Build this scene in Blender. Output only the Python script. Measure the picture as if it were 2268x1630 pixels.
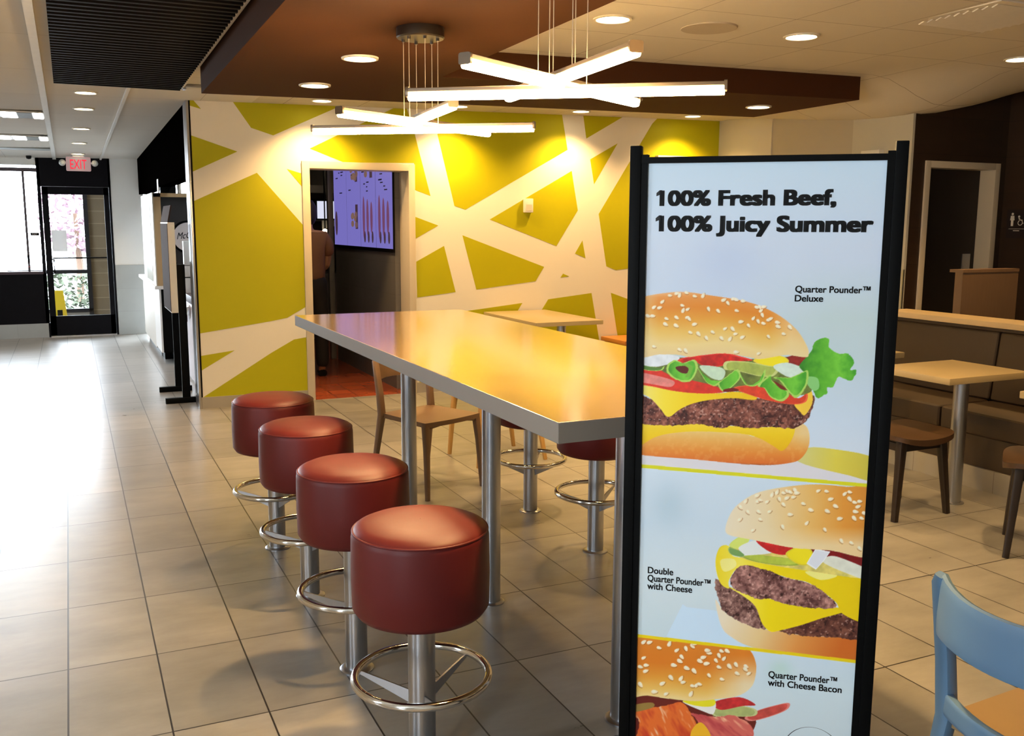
import bpy, bmesh, math, random
import numpy as np
from mathutils import Vector, Matrix

random.seed(7)
sc = bpy.context.scene
for o in list(bpy.data.objects):
    bpy.data.objects.remove(o, do_unlink=True)
col = sc.collection

# ------------------------------------------------------------------ camera
cam_d = bpy.data.cameras.new('camera'); cam = bpy.data.objects.new('camera', cam_d); col.objects.link(cam)
YAW, PIT, ROL = 0.434757, 0.150248, 0.00437
fw = Vector((math.sin(YAW)*math.cos(PIT), math.cos(YAW)*math.cos(PIT), -math.sin(PIT)))
rt = Vector((math.cos(YAW), -math.sin(YAW), 0)); up = rt.cross(fw)
r2 = rt*math.cos(ROL) + up*math.sin(ROL); u2 = -rt*math.sin(ROL) + up*math.cos(ROL)
cam.matrix_world = Matrix(((r2.x, u2.x, -fw.x, 0), (r2.y, u2.y, -fw.y, 0), (r2.z, u2.z, -fw.z, 1.615), (0, 0, 0, 1)))
cam_d.sensor_width = 36; cam_d.lens = 36*2100.23/2268; cam_d.clip_start = 0.05; cam_d.clip_end = 200
sc.camera = cam

# ------------------------------------------------------------------ world, exposure
W = bpy.data.worlds.new('sky'); sc.world = W; W.use_nodes = True
bg = W.node_tree.nodes['Background']; bg.inputs[0].default_value = (0.80, 0.91, 1.0, 1); bg.inputs[1].default_value = 30.0
sc.view_settings.view_transform = 'Standard'; sc.view_settings.look = 'None'
sc.view_settings.exposure = 0.0; sc.view_settings.gamma = 1.0; sc.view_settings.use_curve_mapping = False
cy = sc.cycles
cy.use_denoising = True; cy.max_bounces = 10; cy.diffuse_bounces = 5; cy.glossy_bounces = 5
cy.transparent_max_bounces = 12; cy.sample_clamp_indirect = 8.0; cy.caustics_reflective = False; cy.caustics_refractive = False
WARM = (1.0, 0.60, 0.225)
SPOT_W = 150.0; LENS_E = 20.0; BAR_E = 130.0

def portal(name, loc, rot, sx, sy):      # daylight portals set in the window openings
    l = bpy.data.lights.new(name, 'AREA'); l.shape = 'RECTANGLE'; l.size = sx; l.size_y = sy; l.cycles.is_portal = True
    o = bpy.data.objects.new(name, l); o.location = loc; o.rotation_euler = rot; col.objects.link(o)
H90 = math.pi/2
portal('daylight_portal', (-2.58, -.4, 1.55), (0, -H90, 0), 1.5, .8)
portal('daylight_portal', (-2.58, 2.55, 1.55), (0, -H90, 0), 1.5, .3)
portal('daylight_portal', (-1.4, 14.95, 1.6), (-H90, 0, 0), 2.2, 1.4)
portal('daylight_portal', (0.14, 14.95, 1.15), (-H90, 0, 0), 0.75, 1.75)

# ------------------------------------------------------------------ materials
def lin(c):
    return tuple((x/12.92 if x <= .04045 else ((x+.055)/1.055)**2.4) for x in (v/255 for v in c))
MATS = {}
def mat(name, rgb, rough=.5, metal=0.0, var=.06, scale=14.0, spec=.5, bump=0.0, stretch=None, coat=0.0):
    """principled material whose colour is broken up a little by object-space noise"""
    if name in MATS: return MATS[name]
    m = bpy.data.materials.new(name); m.use_nodes = True; nt = m.node_tree; b = nt.nodes['Principled BSDF']
    tc = nt.nodes.new('ShaderNodeTexCoord'); mp = nt.nodes.new('ShaderNodeMapping'); nz = nt.nodes.new('ShaderNodeTexNoise')
    if stretch: mp.inputs['Scale'].default_value = stretch
    nz.inputs['Scale'].default_value = scale; nz.inputs['Detail'].default_value = 5
    mx = nt.nodes.new('ShaderNodeMix'); mx.data_type = 'RGBA'
    a = [max(0, c*(1-var)) for c in rgb]; d = [min(1, c*(1+var)) for c in rgb]
    mx.inputs[6].default_value = (*a, 1); mx.inputs[7].default_value = (*d, 1)
    nt.links.new(tc.outputs['Object'], mp.inputs[0]); nt.links.new(mp.outputs[0], nz.inputs['Vector'])
    nt.links.new(nz.outputs['Fac'], mx.inputs[0]); nt.links.new(mx.outputs[2], b.inputs['Base Color'])
    b.inputs['Roughness'].default_value = rough; b.inputs['Metallic'].default_value = metal
    b.inputs['Specular IOR Level'].default_value = spec
    if coat: b.inputs['Coat Weight'].default_value = coat; b.inputs['Coat Roughness'].default_value = .12
    if bump:
        bp = nt.nodes.new('ShaderNodeBump'); bp.inputs['Strength'].default_value = bump; bp.inputs['Distance'].default_value = .004
        nt.links.new(nz.outputs['Fac'], bp.inputs['Height']); nt.links.new(bp.outputs[0], b.inputs['Normal'])
    MATS[name] = m; return m
def glow(name, rgb, strength):
    if name in MATS: return MATS[name]
    m = bpy.data.materials.new(name); m.use_nodes = True; b = m.node_tree.nodes['Principled BSDF']
    b.inputs['Base Color'].default_value = (.02, .02, .02, 1); b.inputs['Emission Color'].default_value = (*rgb, 1); b.inputs['Emission Strength'].default_value = strength
    MATS[name] = m; return m
def glass(name, tint=(1, 1, 1), refl=.08):
    m = bpy.data.materials.new(name); m.use_nodes = True; nt = m.node_tree; nt.nodes.remove(nt.nodes['Principled BSDF'])
    t = nt.nodes.new('ShaderNodeBsdfTransparent'); t.inputs[0].default_value = (*tint, 1)
    g = nt.nodes.new('ShaderNodeBsdfGlossy'); g.inputs['Roughness'].default_value = .03
    lw = nt.nodes.new('ShaderNodeFresnel'); lw.inputs[0].default_value = 1.3
    mx = nt.nodes.new('ShaderNodeMixShader'); nt.links.new(lw.outputs[0], mx.inputs[0])
    nt.links.new(t.outputs[0], mx.inputs[1]); nt.links.new(g.outputs[0], mx.inputs[2]); nt.links.new(mx.outputs[0], nt.nodes['Material Output'].inputs[0])
    MATS[name] = m; return m
def paper(name, rgb):
    m = mat(name, rgb, .8); nt = m.node_tree; b = nt.nodes['Principled BSDF']; t = nt.nodes.new('ShaderNodeBsdfTranslucent'); t.inputs[0].default_value = (*rgb, 1)
    mx = nt.nodes.new('ShaderNodeMixShader'); nt.links.new(b.outputs[0], mx.inputs[1]); nt.links.new(t.outputs[0], mx.inputs[2]); nt.links.new(mx.outputs[0], nt.nodes['Material Output'].inputs[0]); return m
def node(nt, typ, op=None, *ins):
    n = nt.nodes.new(typ)
    if op: n.operation = op
    for i, v in enumerate(ins):
        if v is None: continue
        if hasattr(v, 'is_linked'): nt.links.new(v, n.inputs[i])
        else: n.inputs[i].default_value = v
    return n.outputs[0]
def grid_mat(name, rgb, line_rgb, x0, px, y0, py, lw, rough, axes=(0, 1), tilevar=.1, noise=.25, nscale=(2.2, 2.2, 2.2), spec=.5, bump=.15, line_bump=True, roughvar=0):
    """tiles of px * py metres starting at x0, y0 with joints lw wide, each tile a little different"""
    m = bpy.data.materials.new(name); m.use_nodes = True; nt = m.node_tree; b = nt.nodes['Principled BSDF']; L = nt.links.new
    g = nt.nodes.new('ShaderNodeNewGeometry'); sp = nt.nodes.new('ShaderNodeSeparateXYZ'); L(g.outputs['Position'], sp.inputs[0])
    def axis(o, a0, p):
        v = node(nt, 'ShaderNodeMath', 'DIVIDE', node(nt, 'ShaderNodeMath', 'SUBTRACT', o, a0), p)
        fl = node(nt, 'ShaderNodeMath', 'FLOOR', v); fr = node(nt, 'ShaderNodeMath', 'SUBTRACT', v, fl)
        e = node(nt, 'ShaderNodeMath', 'MINIMUM', fr, node(nt, 'ShaderNodeMath', 'SUBTRACT', 1.0, fr))
        return fl, node(nt, 'ShaderNodeMath', 'LESS_THAN', e, lw/2/p)
    fx, lx = axis(sp.outputs[axes[0]], x0, px); fy, ly = axis(sp.outputs[axes[1]], y0, py)
    line = node(nt, 'ShaderNodeMath', 'MAXIMUM', lx, ly)
    cb = nt.nodes.new('ShaderNodeCombineXYZ'); L(fx, cb.inputs[0]); L(fy, cb.inputs[1])
    wn = nt.nodes.new('ShaderNodeTexWhiteNoise'); L(cb.outputs[0], wn.inputs['Vector'])
    ad = nt.nodes.new('ShaderNodeVectorMath'); ad.operation = 'MULTIPLY_ADD'; ad.inputs[1].default_value = nscale
    L(g.outputs['Position'], ad.inputs[0]); L(wn.outputs['Color'], ad.inputs[2])
    nz = nt.nodes.new('ShaderNodeTexNoise'); nz.inputs['Scale'].default_value = 1.0; nz.inputs['Detail'].default_value = 7; nz.inputs['Roughness'].default_value = .62; L(ad.outputs[0], nz.inputs['Vector'])
    k = node(nt, 'ShaderNodeMath', 'ADD', node(nt, 'ShaderNodeMath', 'MULTIPLY', wn.outputs['Value'], 2*tilevar), 1-tilevar)
    k2 = node(nt, 'ShaderNodeMath', 'ADD', node(nt, 'ShaderNodeMath', 'MULTIPLY', nz.outputs['Fac'], 2*noise), 1-noise)
    kk = node(nt, 'ShaderNodeMath', 'MULTIPLY', k, k2)
    vm = nt.nodes.new('ShaderNodeVectorMath'); vm.operation = 'SCALE'; vm.inputs[0].default_value = rgb; L(kk, vm.inputs['Scale'])
    mx = nt.nodes.new('ShaderNodeMix'); mx.data_type = 'RGBA'; L(line, mx.inputs[0]); L(vm.outputs[0], mx.inputs[6]); mx.inputs[7].default_value = (*line_rgb, 1)
    L(mx.outputs[2], b.inputs['Base Color'])
    b.inputs['Specular IOR Level'].default_value = spec
    rr = node(nt, 'ShaderNodeMath', 'MULTIPLY_ADD', nz.outputs['Fac'], roughvar, rough-roughvar/2) if roughvar else None
    if rr is None: b.inputs['Roughness'].default_value = rough
    else: L(rr, b.inputs['Roughness'])
    if bump:
        hh = node(nt, 'ShaderNodeMath', 'SUBTRACT', node(nt, 'ShaderNodeMath', 'MULTIPLY', nz.outputs['Fac'], .3), line)
        bp = nt.nodes.new('ShaderNodeBump'); bp.inputs['Strength'].default_value = bump; bp.inputs['Distance'].default_value = .003
        L(hh, bp.inputs['Height']); L(bp.outputs[0], b.inputs['Normal'])
    MATS[name] = m; return m

M_floor = grid_mat('floor_tile', (.265, .255, .238), (.02, .018, .016), -.0932, .305, 3.637, .61, .0058, .29, tilevar=.13, noise=.50, nscale=(2.4, 5.6, 2), spec=.5, bump=.05, roughvar=.08)
M_ceil = grid_mat('ceiling_tile', (.60, .565, .50), (.28, .25, .21), 3.10, .665, 4.35, .665, .006, .9, tilevar=.015, noise=.03, spec=.2, bump=0)
M_ceil2 = grid_mat('ceiling_tile_aisle', (.72, .69, .64), (.50, .47, .43), -.115, .595, 4.95, 1.21, .006, .9, tilevar=.02, noise=.03, spec=.2, bump=0)
M_wainscot = grid_mat('wall_tile_grey', (.36, .38, .38), (.30, .31, .31), .5, .61, .0, .335, .004, .4, axes=(0, 2), tilevar=.05, noise=.15, bump=.05)
M_basetile = grid_mat('base_tile', (.36, .33, .29), (.2, .18, .16), .98, .61, -1, 3, .004, .4, axes=(0, 2), tilevar=.06, noise=.15, bump=.05)
M_basetile_y = grid_mat('base_tile_booth', (.36, .34, .30), (.2, .18, .16), .2, .61, -1, 3, .004, .4, axes=(1, 2), tilevar=.06, noise=.15, bump=.05)
M_darkwood_x = grid_mat('dark_wood_panel', (.030, .015, .007), (.014, .007, .004), .2, .61, .05, .31, .004, .45, axes=(0, 2), tilevar=.12, noise=.3, nscale=(1.5, 2, 14), bump=.05)
M_darkwood_y = grid_mat('dark_wood_panel_side', (.030, .015, .007), (.014, .007, .004), .13, .61, .05, .31, .004, .45, axes=(1, 2), tilevar=.12, noise=.3, nscale=(2, 1.5, 14), bump=.05)
M_redtile = grid_mat('quarry_tile', (.34, .075, .03), (.10, .03, .02), 0, .20, 0, .20, .008, .25, tilevar=.12, noise=.25, bump=.1)
M_graypanel = grid_mat('kitchen_grey_panel', (.12, .115, .115), (.085, .08, .08), .2, .61, 0, .31, .004, .5, axes=(1, 2), tilevar=.05, noise=.25, bump=.04)
M_brick = grid_mat('tan_block', (.10, .075, .045), (.19, .15, .10), 0, .4, 0, .2, .01, .9, axes=(1, 2), tilevar=.12, noise=.3, bump=.2)
M_white = mat('warm_white_paint', (.80, .77, .71), .55, var=.01)
M_yellow = mat('lime_yellow_paint', (.44, .425, .002), .55, var=.02, spec=.3)
M_cream = mat('cream_paint', (.62, .58, .49), .6, var=.01)
M_whitewall = mat('white_wall_paint', (.86, .87, .86), .6, var=.01)
M_brown = mat('brown_soffit_paint', (.060, .024, .011), .75, var=.03, spec=.05)
M_trim = mat('door_frame_paint', (.60, .53, .42), .45, var=.02)
M_black = mat('black_laminate', (.005, .005, .007), .6, var=.2, spec=.08)
M_blackmetal = mat('black_powder_metal', (.0025, .0025, .0025), .5, var=.1, spec=.07)
M_steel = mat('brushed_steel', (.44, .45, .48), .30, 1.0, var=.06, scale=40, stretch=(1, 1, .05))
M_chrome = mat('chrome', (.72, .70, .66), .12, 1.0, var=.02)
M_vinyl = mat('maroon_vinyl', (.105, .0105, .0095), .46, var=.05, scale=60, spec=.28, bump=.03)
M_laminate = mat('table_laminate', (.22, .145, .055), .14, var=.03, scale=30, spec=1.0, coat=.8)
M_edge = mat('table_edge_laminate', (.25, .215, .18), .6, var=.03, spec=.2)
M_pale = mat('pale_table_laminate', (.42, .335, .19), .28, var=.03)
M_tan = mat('tan_moulded_plastic', (.17, .10, .055), .45, var=.03)
M_ochre = mat('ochre_wood', (.42, .24, .07), .45, var=.12, stretch=(6, 6, .6))
M_darkwood = mat('espresso_wood', (.014, .007, .004), .42, var=.25, stretch=(6, 6, .6))
M_seatwood = mat('walnut_seat', (.06, .031, .015), .4, var=.15, stretch=(1, 8, 1))
M_blue = mat('blue_moulded_plastic', (.10, .19, .31), .45, var=.03)
M_seatpad = mat('tan_seat_pad', (.30, .20, .095), .5, var=.05)
M_uphol = mat('brown_upholstery', (.038, .023, .012), .55, var=.08, scale=50, bump=.03)
M_capwood = mat('blond_wood_cap', (.52, .40, .24), .4, var=.08, stretch=(8, .8, 8))
M_lightwood = mat('light_wood_laminate', (.17, .105, .065), .5, var=.14, scale=8, stretch=(9, 9, .5))
M_bench = mat('orange_bench_wood', (.55, .22, .05), .4, var=.08, stretch=(.8, 8, 8))
M_woodframe = mat('oak_frame', (.46, .31, .15), .45, var=.12, stretch=(6, 6, .7))
M_creamlam = mat('cream_laminate', (.66, .63, .57), .45, var=.02)
M_whitelam = mat('white_laminate', (.80, .80, .80), .4, var=.01)
M_slat = mat('dark_slat_wood', (.004, .0022, .0016), .6, var=.2, stretch=(.8, 8, 8), spec=.08)
M_slatback = mat('slat_backing', (.002, .0015, .0012), .9, var=.1, spec=0)
M_doorbrown = mat('dark_restroom_door', (.010, .005, .003), .6, var=.15, stretch=(6, 6, .6))
M_lens = glow('downlight_lens', (1, .80, .48), LENS_E)
M_lens_cool = glow('troffer_lens', (.95, .97, 1), 16)
M_bar = glow('led_diffuser', (1, .66, .29), BAR_E)
M_redtext = glow('exit_red', (1, .03, .06), 1.2)
M_exitface = glow('exit_face', (1, .62, .60), .35)
M_menu = glow('menu_screen_glow', (.22, .19, .62), .8)
M_monitor = glow('monitor_glow', (.80, .82, 1), .9)
M_kitchlight = glow('kitchen_lamp', (1, .8, .5), 6)
M_ink = mat('black_ink', (.004, .004, .005), .6, var=0)
M_cream_ink = mat('white_ink', (.75, .72, .68), .6, var=0)
M_glass = glass('clear_glass')
M_shirt = mat('brown_shirt', (.16, .075, .035), .8, var=.1)
M_trousers = mat('black_trousers', (.006, .005, .005), .8, var=.2)
M_skin = mat('skin', (.35, .19, .12), .5, var=.05)
M_hair = mat('dark_hair', (.008, .005, .004), .6, var=.3)
M_wetfloor = mat('yellow_plastic', (.85, .60, .01), .45, var=.03)
M_pavement = mat('concrete_pavement', (.10, .10, .10), .9, var=.1)
M_hedge = mat('hedge_leaf', (.06, .075, .045), .8, var=.5, scale=30)
M_blossom = mat('pink_blossom', (.22, .14, .17), .8, var=.5, scale=30)
M_bark = mat('bark', (.10, .06, .04), .9, var=.3)

# ------------------------------------------------------------------ mesh building
class MB:
    def __init__(s): s.v = []; s.f = []; s.m = []
    def add(s, vs, fs, mi=0):
        o = len(s.v); s.v += [tuple(v) for v in vs]; s.f += [tuple(i+o for i in f) for f in fs]; s.m += [mi]*len(fs); return s
    def box(s, x0, x1, y0, y1, z0, z1, mi=0):
        vs = [(x, y, z) for z in (z0, z1) for y in (y0, y1) for x in (x0, x1)]
        return s.add(vs, [(0, 2, 3, 1), (4, 5, 7, 6), (0, 1, 5, 4), (2, 6, 7, 3), (0, 4, 6, 2), (1, 3, 7, 5)], mi)
    def lathe(s, prof, n=32, c=(0, 0, 0), mi=0, cap=True):
        vs = []; fs = []
        for r, z in prof:
            for i in range(n):
                a = 2*math.pi*i/n; vs.append((c[0]+r*math.cos(a), c[1]+r*math.sin(a), c[2]+z))
        for j in range(len(prof)-1):
            for i in range(n):
                k = (i+1) % n; fs.append((j*n+i, j*n+k, (j+1)*n+k, (j+1)*n+i))
        if cap:
            fs.append(tuple(reversed(range(n)))); fs.append(tuple(range((len(prof)-1)*n, len(prof)*n)))
        return s.add(vs, fs, mi)
    def sweep(s, pts, ws, hs, upv=(0, 0, 1), n=12, ex=2.0, mi=0, closed=False):
        """a superellipse section of half-sizes ws, hs carried along pts"""
        P = [Vector(p) for p in pts]; N = len(P); U = Vector(upv); vs = []; fs = []
        if not hasattr(ws, '__len__'): ws = [ws]*N
        if not hasattr(hs, '__len__'): hs = [hs]*N
        for i, p in enumerate(P):
            if closed: t = P[(i+1) % N]-P[i-1]
            else: t = P[min(i+1, N-1)]-P[max(i-1, 0)]
            t.normalize(); a = t.cross(U)
            if a.length < 1e-4: a = t.cross(Vector((0, 1, 0)))
            a.normalize(); b = a.cross(t)
            for k in range(n):
                th = 2*math.pi*(k+.5)/n; c_, s_ = math.cos(th), math.sin(th)
                q = p + a*ws[i]*math.copysign(abs(c_)**(2/ex), c_) + b*hs[i]*math.copysign(abs(s_)**(2/ex), s_)
                vs.append(tuple(q))
        for i in range(N if closed else N-1):
            j = (i+1) % N
            for k in range(n):
                l = (k+1) % n; fs.append((i*n+k, i*n+l, j*n+l, j*n+k))
        if not closed: fs.append(tuple(reversed(range(n)))); fs.append(tuple(range((N-1)*n, N*n)))
        return s.add(vs, fs, mi)
    def tube(s, p0, p1, r, n=16, mi=0): return s.sweep([p0, p1], r, r, n=n, mi=mi)
    def ring(s, R, r, c=(0, 0, 0), n=48, mi=0):
        return s.sweep([(c[0]+R*math.cos(2*math.pi*i/n), c[1]+R*math.sin(2*math.pi*i/n), c[2]) for i in range(n)], r, r, n=12, mi=mi, closed=True)
    def prism(s, pts, d, mi=0):
        """closed outline pts (3D) pushed by vector d"""
        n = len(pts); D = Vector(d); vs = [tuple(p) for p in pts] + [tuple(Vector(p)+D) for p in pts]
        fs = [tuple(range(n)), tuple(reversed(range(n, 2*n)))] + [(i, (i+1) % n, n+(i+1) % n, n+i) for i in range(n)]
        return s.add(vs, fs, mi)
    def quad(s, a, b, c, d, mi=0): return s.add([a, b, c, d], [(0, 1, 2, 3)], mi)
    def build(s, name, mats, parent=None, smooth=True, angle=35, bevel=0, seg=2):
        me = bpy.data.meshes.new(name); me.from_pydata(s.v, [], s.f)
        mats = mats if isinstance(mats, (list, tuple)) else [mats]
        for m in mats: me.materials.append(m)
        if len(mats) > 1: me.polygons.foreach_set('material_index', s.m)
        bm = bmesh.new(); bm.from_mesh(me); bmesh.ops.recalc_face_normals(bm, faces=bm.faces)
        if bevel:
            es = [e for e in bm.edges if len(e.link_faces) == 2 and e.calc_face_angle(0) > .6]
            bmesh.ops.bevel(bm, geom=es, offset=bevel, segments=seg, profile=.6, affect='EDGES', clamp_overlap=True)
        bm.to_mesh(me); bm.free()
        if smooth:
            me.polygons.foreach_set('use_smooth', [True]*len(me.polygons)); me.set_sharp_from_angle(angle=math.radians(angle))
        me.update()
        o = bpy.data.objects.new(name, me); col.objects.link(o)
        if parent: o.parent = parent
        return o
def tag(o, label, cat, group=None):
    o['label'] = label; o['category'] = cat
    if group: o['group'] = group
    return o
def thing(name, label, cat, loc=(0, 0, 0), rz=0, group=None):
    o = bpy.data.objects.new(name, None); col.objects.link(o); o.location = loc; o.rotation_euler = (0, 0, rz); o.empty_display_size = .1
    return tag(o, label, cat, group)
def struct(o): o['kind'] = 'structure'; return o
def dup(root, loc, rz, label, group=None):
    r = root.copy(); col.objects.link(r); r.location = loc; r.rotation_euler = (0, 0, rz); r['label'] = label
    if group: r['group'] = group
    for ch in list(root.children):
        c = ch.copy(); col.objects.link(c); c.parent = r
        for g in ch.children:
            d = g.copy(); col.objects.link(d); d.parent = c
    return r
def B(name, m, x0, x1, y0, y1, z0, z1, parent=None, bevel=0):
    return MB().box(x0, x1, y0, y1, z0, z1).build(name, m, parent, smooth=bool(bevel), bevel=bevel)
FONT = None
def text_mesh(name, s, m, p0, p1, hdir, cap, parent, depth=.0006, bold=.0, shear=0.0):
    """flat lettering from p0 to p1 (baseline), cap height in metres along hdir"""
    cu = bpy.data.curves.new(name, 'FONT'); cu.body = s; cu.size = 1; cu.shear = shear; cu.resolution_u = 5
    to = bpy.data.objects.new('t', cu); col.objects.link(to)
    dg = bpy.context.evaluated_depsgraph_get(); me = bpy.data.meshes.new_from_object(to.evaluated_get(dg))
    bpy.data.objects.remove(to, do_unlink=True); bpy.data.curves.remove(cu)
    n = len(me.vertices); co = np.empty(n*3); me.vertices.foreach_get('co', co); co = co.reshape(-1, 3)
    if bold:
        bm = bmesh.new(); bm.from_mesh(me); base = list(bm.verts)
        for k in range(8):
            a = math.pi/4*k; a = (max(-1, min(1, 1.42*math.cos(a))), max(-1, min(1, 1.42*math.sin(a)))); g = bmesh.ops.duplicate(bm, geom=list(bm.faces)[:len(me.polygons)])
            bmesh.ops.translate(bm, vec=(bold*a[0], bold*.7*a[1], 0), verts=[e for e in g['geom'] if isinstance(e, bmesh.types.BMVert)])
        if s[0] == '1':      # the flag of the figure one
            xl = min(v.co.x for v in bm.verts); vs_ = [bm.verts.new((xl+px_, py_, 0)) for px_, py_ in ((-.13, .44), (.10, .55), (.10, .735), (.0, .735), (-.13, .60))]; bm.faces.new(vs_)
        bm.to_mesh(me); bm.free(); n = len(me.vertices); co = np.empty(n*3); me.vertices.foreach_get('co', co); co = co.reshape(-1, 3)
    x0, x1 = co[:, 0].min(), co[:, 0].max()
    cu2 = .70
    p0 = np.array(p0, float); p1 = np.array(p1, float); h = np.array(hdir, float)
    t = p1-p0; nrm = np.cross(t/np.linalg.norm(t), h)
    q = p0 + ((co[:, :1]-x0)/(x1-x0))*t + co[:, 1:2]*(cap/cu2)*h + nrm*depth
    me.vertices.foreach_set('co', q.ravel()); me.materials.clear(); me.materials.append(m); me.update()
    o = bpy.data.objects.new(name, me); col.objects.link(o); o.parent = parent
    return o

# ------------------------------------------------------------------ room shell
def CZ(x, y):
    sm = lambda t: (lambda u: u*u*(3-2*u))(max(0., min(1., t)))
    dip = .235*sm((x-5.7)/.75)*sm((8.7-y)/2.6)*sm((y-4.9)/1.0)*(1-sm((x-6.5)/1.3))
    return 2.633 + .017*(x-.98) - .0175*(y-8.59) - dip
def slab(name, m, x0, x1, y0, y1, nx, ny, thick=.05):
    vs = []; fs = []; N = (nx+1)*(ny+1)
    for up_ in (0, thick):
        for j in range(ny+1):
            for i in range(nx+1):
                x = x0+(x1-x0)*i/nx; y = y0+(y1-y0)*j/ny; vs.append((x, y, CZ(x, y)+up_))
    for j in range(ny):
        for i in range(nx):
            a = j*(nx+1)+i; fs.append((a, a+nx+1, a+nx+2, a+1)); fs.append((N+a, N+a+1, N+a+nx+2, N+a+nx+1))
    return struct(MB().add(vs, fs).build(name, m, smooth=True, angle=60))
struct(MB().box(-2.7, 8.2, -2.6, 15.05, -.08, 0).build('floor', M_floor, smooth=False))
slab('ceiling', M_ceil, 1.5, 8.2, -2.6, 8.9, 40, 40)
slab('ceiling_aisle', M_ceil2, -2.7, 1.5, -2.6, 15.05, 4, 4)

# wall with the lime polygons and the doorway
YP = [[(0.982,2.641),(1.022,2.636),(1.081,2.567),(0.98,2.593)],[(1.304,2.70),(2.311,2.70),(2.311,2.67),(1.677,2.375),(1.49,2.431)],[(0.984,2.349),(1.367,2.226),(0.985,2.043)],[(0.985,1.798),(1.526,2.051),(1.915,1.603),(1.931,0.873),(1.749,0.773),(1.603,0.748),(0.99,0.665)],[(0.985,0.467),(1.279,0.502),(0.985,0.335)],[(0.995,0.10),(1.594,0.461),(1.804,0.574),(1.936,0.592),(1.945,0.10)],[(1.787,2.091),(1.912,2.056),(1.915,1.941)],[(1.994,2.274),(2.888,2.72),(2.973,2.466),(3.13,1.878),(2.967,1.933),(2.97,2.178),(2.303,2.162)],[(3.13,2.74),(4.51,2.76),(4.59,2.356),(3.484,1.753),(3.372,1.788)],[(4.752,2.77),(5.34,2.77),(4.803,2.475)],[(4.851,2.271),(5.171,2.442),(4.901,2.024)],[(3.74,1.662),(4.64,2.15),(4.717,1.759),(4.475,1.4)],[(5.70,2.79),(5.662,2.73),(5.584,2.658),(4.962,1.725),(5.065,1.187),(5.181,1.146),(5.548,1.18),(6.44,1.117),(6.44,2.80)],[(2.973,1.683),(3.205,1.602),(2.978,1.478)],[(2.981,1.262),(3.263,1.409),(3.38,0.963),(2.987,0.921)],[(3.453,1.51),(4.339,1.193),(4.244,1.05),(3.598,0.982)],[(4.776,1.456),(4.815,1.275),(4.691,1.324)],[(4.556,1.121),(4.628,1.092),(4.526,1.081)],[(2.984,0.727),(3.651,0.791),(4.099,0.836),(3.61,0.10),(3.00,0.10)],[(4.389,0.864),(4.893,0.915),(4.983,0.477),(5.06,0.10),(3.86,0.10)],[(5.126,0.911),(5.333,0.841),(5.852,0.64),(6.44,0.666),(6.44,0.10),(5.29,0.10)]]
WY = 8.586
DX0, DX1, DZ = 1.982, 2.912, 2.105
mb = MB()
for (a, b, c, d) in ((.978, DX0, 0, 2.82), (DX1, 6.44, 0, 2.9), (DX0, DX1, DZ, 2.85)):
    mb.box(a, b, WY, WY+.24, c, d)
for P in YP:
    mb.prism([(x, WY-.0015, z) for x, z in P], (0, .003, 0), 1)
struct(mb.build('wall_back', [M_white, M_yellow], smooth=False))
fr = MB(); FO = ((1.916, DX0+.003), (DX1-.003, 2.972))
fr.box(FO[0][0], FO[0][1], WY-.018, WY+.26, 0, 2.165); fr.box(FO[1][0], FO[1][1], WY-.018, WY+.26, 0, 2.165); fr.box(DX0, DX1, WY-.018, WY+.26, DZ-.003, 2.165)
struct(fr.build('trim_1', M_trim, smooth=True, bevel=.004))
mb = MB().box(.97, 1.914, WY-.014, WY+.005, 0, .10).box(2.974, 6.44, WY-.014, WY+.005, 0, .10)
struct(mb.build('baseboard_back', M_basetile, smooth=False))
cg = MB(); cg.box(.958, .979, WY-.006, WY+.235, 0, 2.66)
struct(cg.build('trim_2', M_steel, smooth=True, bevel=.004))
struct(B('trim_3', M_blackmetal, .978, .992, WY-.004, WY+.01, .0, 2.64))
# right return wall and the booth corner
struct(B('wall_return', M_cream, 6.44, 6.62, 7.73, 9.0, 0, 2.9))
struct(B('wall_return_near', mat('greige_wall', (.44, .40, .33), .6, var=.01), 6.452, 6.62, 6.64, 7.73, 0, 2.9))  # darker tone on this stretch of the return wall
struct(B('wall_column', mat('pale_greige_wall', (.52, .50, .43), .6, var=.01), 6.45, 6.62, 5.965, 6.64, 0, 2.9))  # a paler tone than the stretch beyond it
struct(B('trim_4', M_steel, 6.437, 6.45, 5.955, 5.97, 0, 1.25))
DR0, DR1, DRZ = 6.668, 7.46, 2.11
mb = MB().box(6.475, DR0, 5.96, 6.2, 0, 2.95).box(DR1, 7.62, 5.96, 6.2, 0, 2.95).box(DR0, DR1, 5.96, 6.2, DRZ, 2.95)
struct(mb.build('wall_restroom', M_darkwood_x, smooth=False))
struct(B('wall_right', M_darkwood_y, 7.60, 7.8, -2.6, 5.96, 0, 3.0))
mb = MB().box(6.612, DR0+.002, 5.945, 6.21, 0, 2.165).box(DR1-.002, 7.52, 5.945, 6.21, 0, 2.165).box(DR0, DR1, 5.945, 6.21, DRZ-.002, 2.165)
struct(mb.build('trim_5', M_trim, smooth=True, bevel=.004))
rd = struct(B('door_2', M_doorbrown, DR0+.006, DR1-.006, 6.10, 6.145, .01, DRZ-.001)); struct(B('restroom_light_block', M_darkwood_x, 6.63, 7.8, 6.3, 6.4, 0, 3.0))  # dark box behind the door is added, unseen, to stop sky light leaking in
pl = B('push_plate', M_steel, 7.30, 7.40, 6.094, 6.10, .95, 1.37, rd); 
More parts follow.
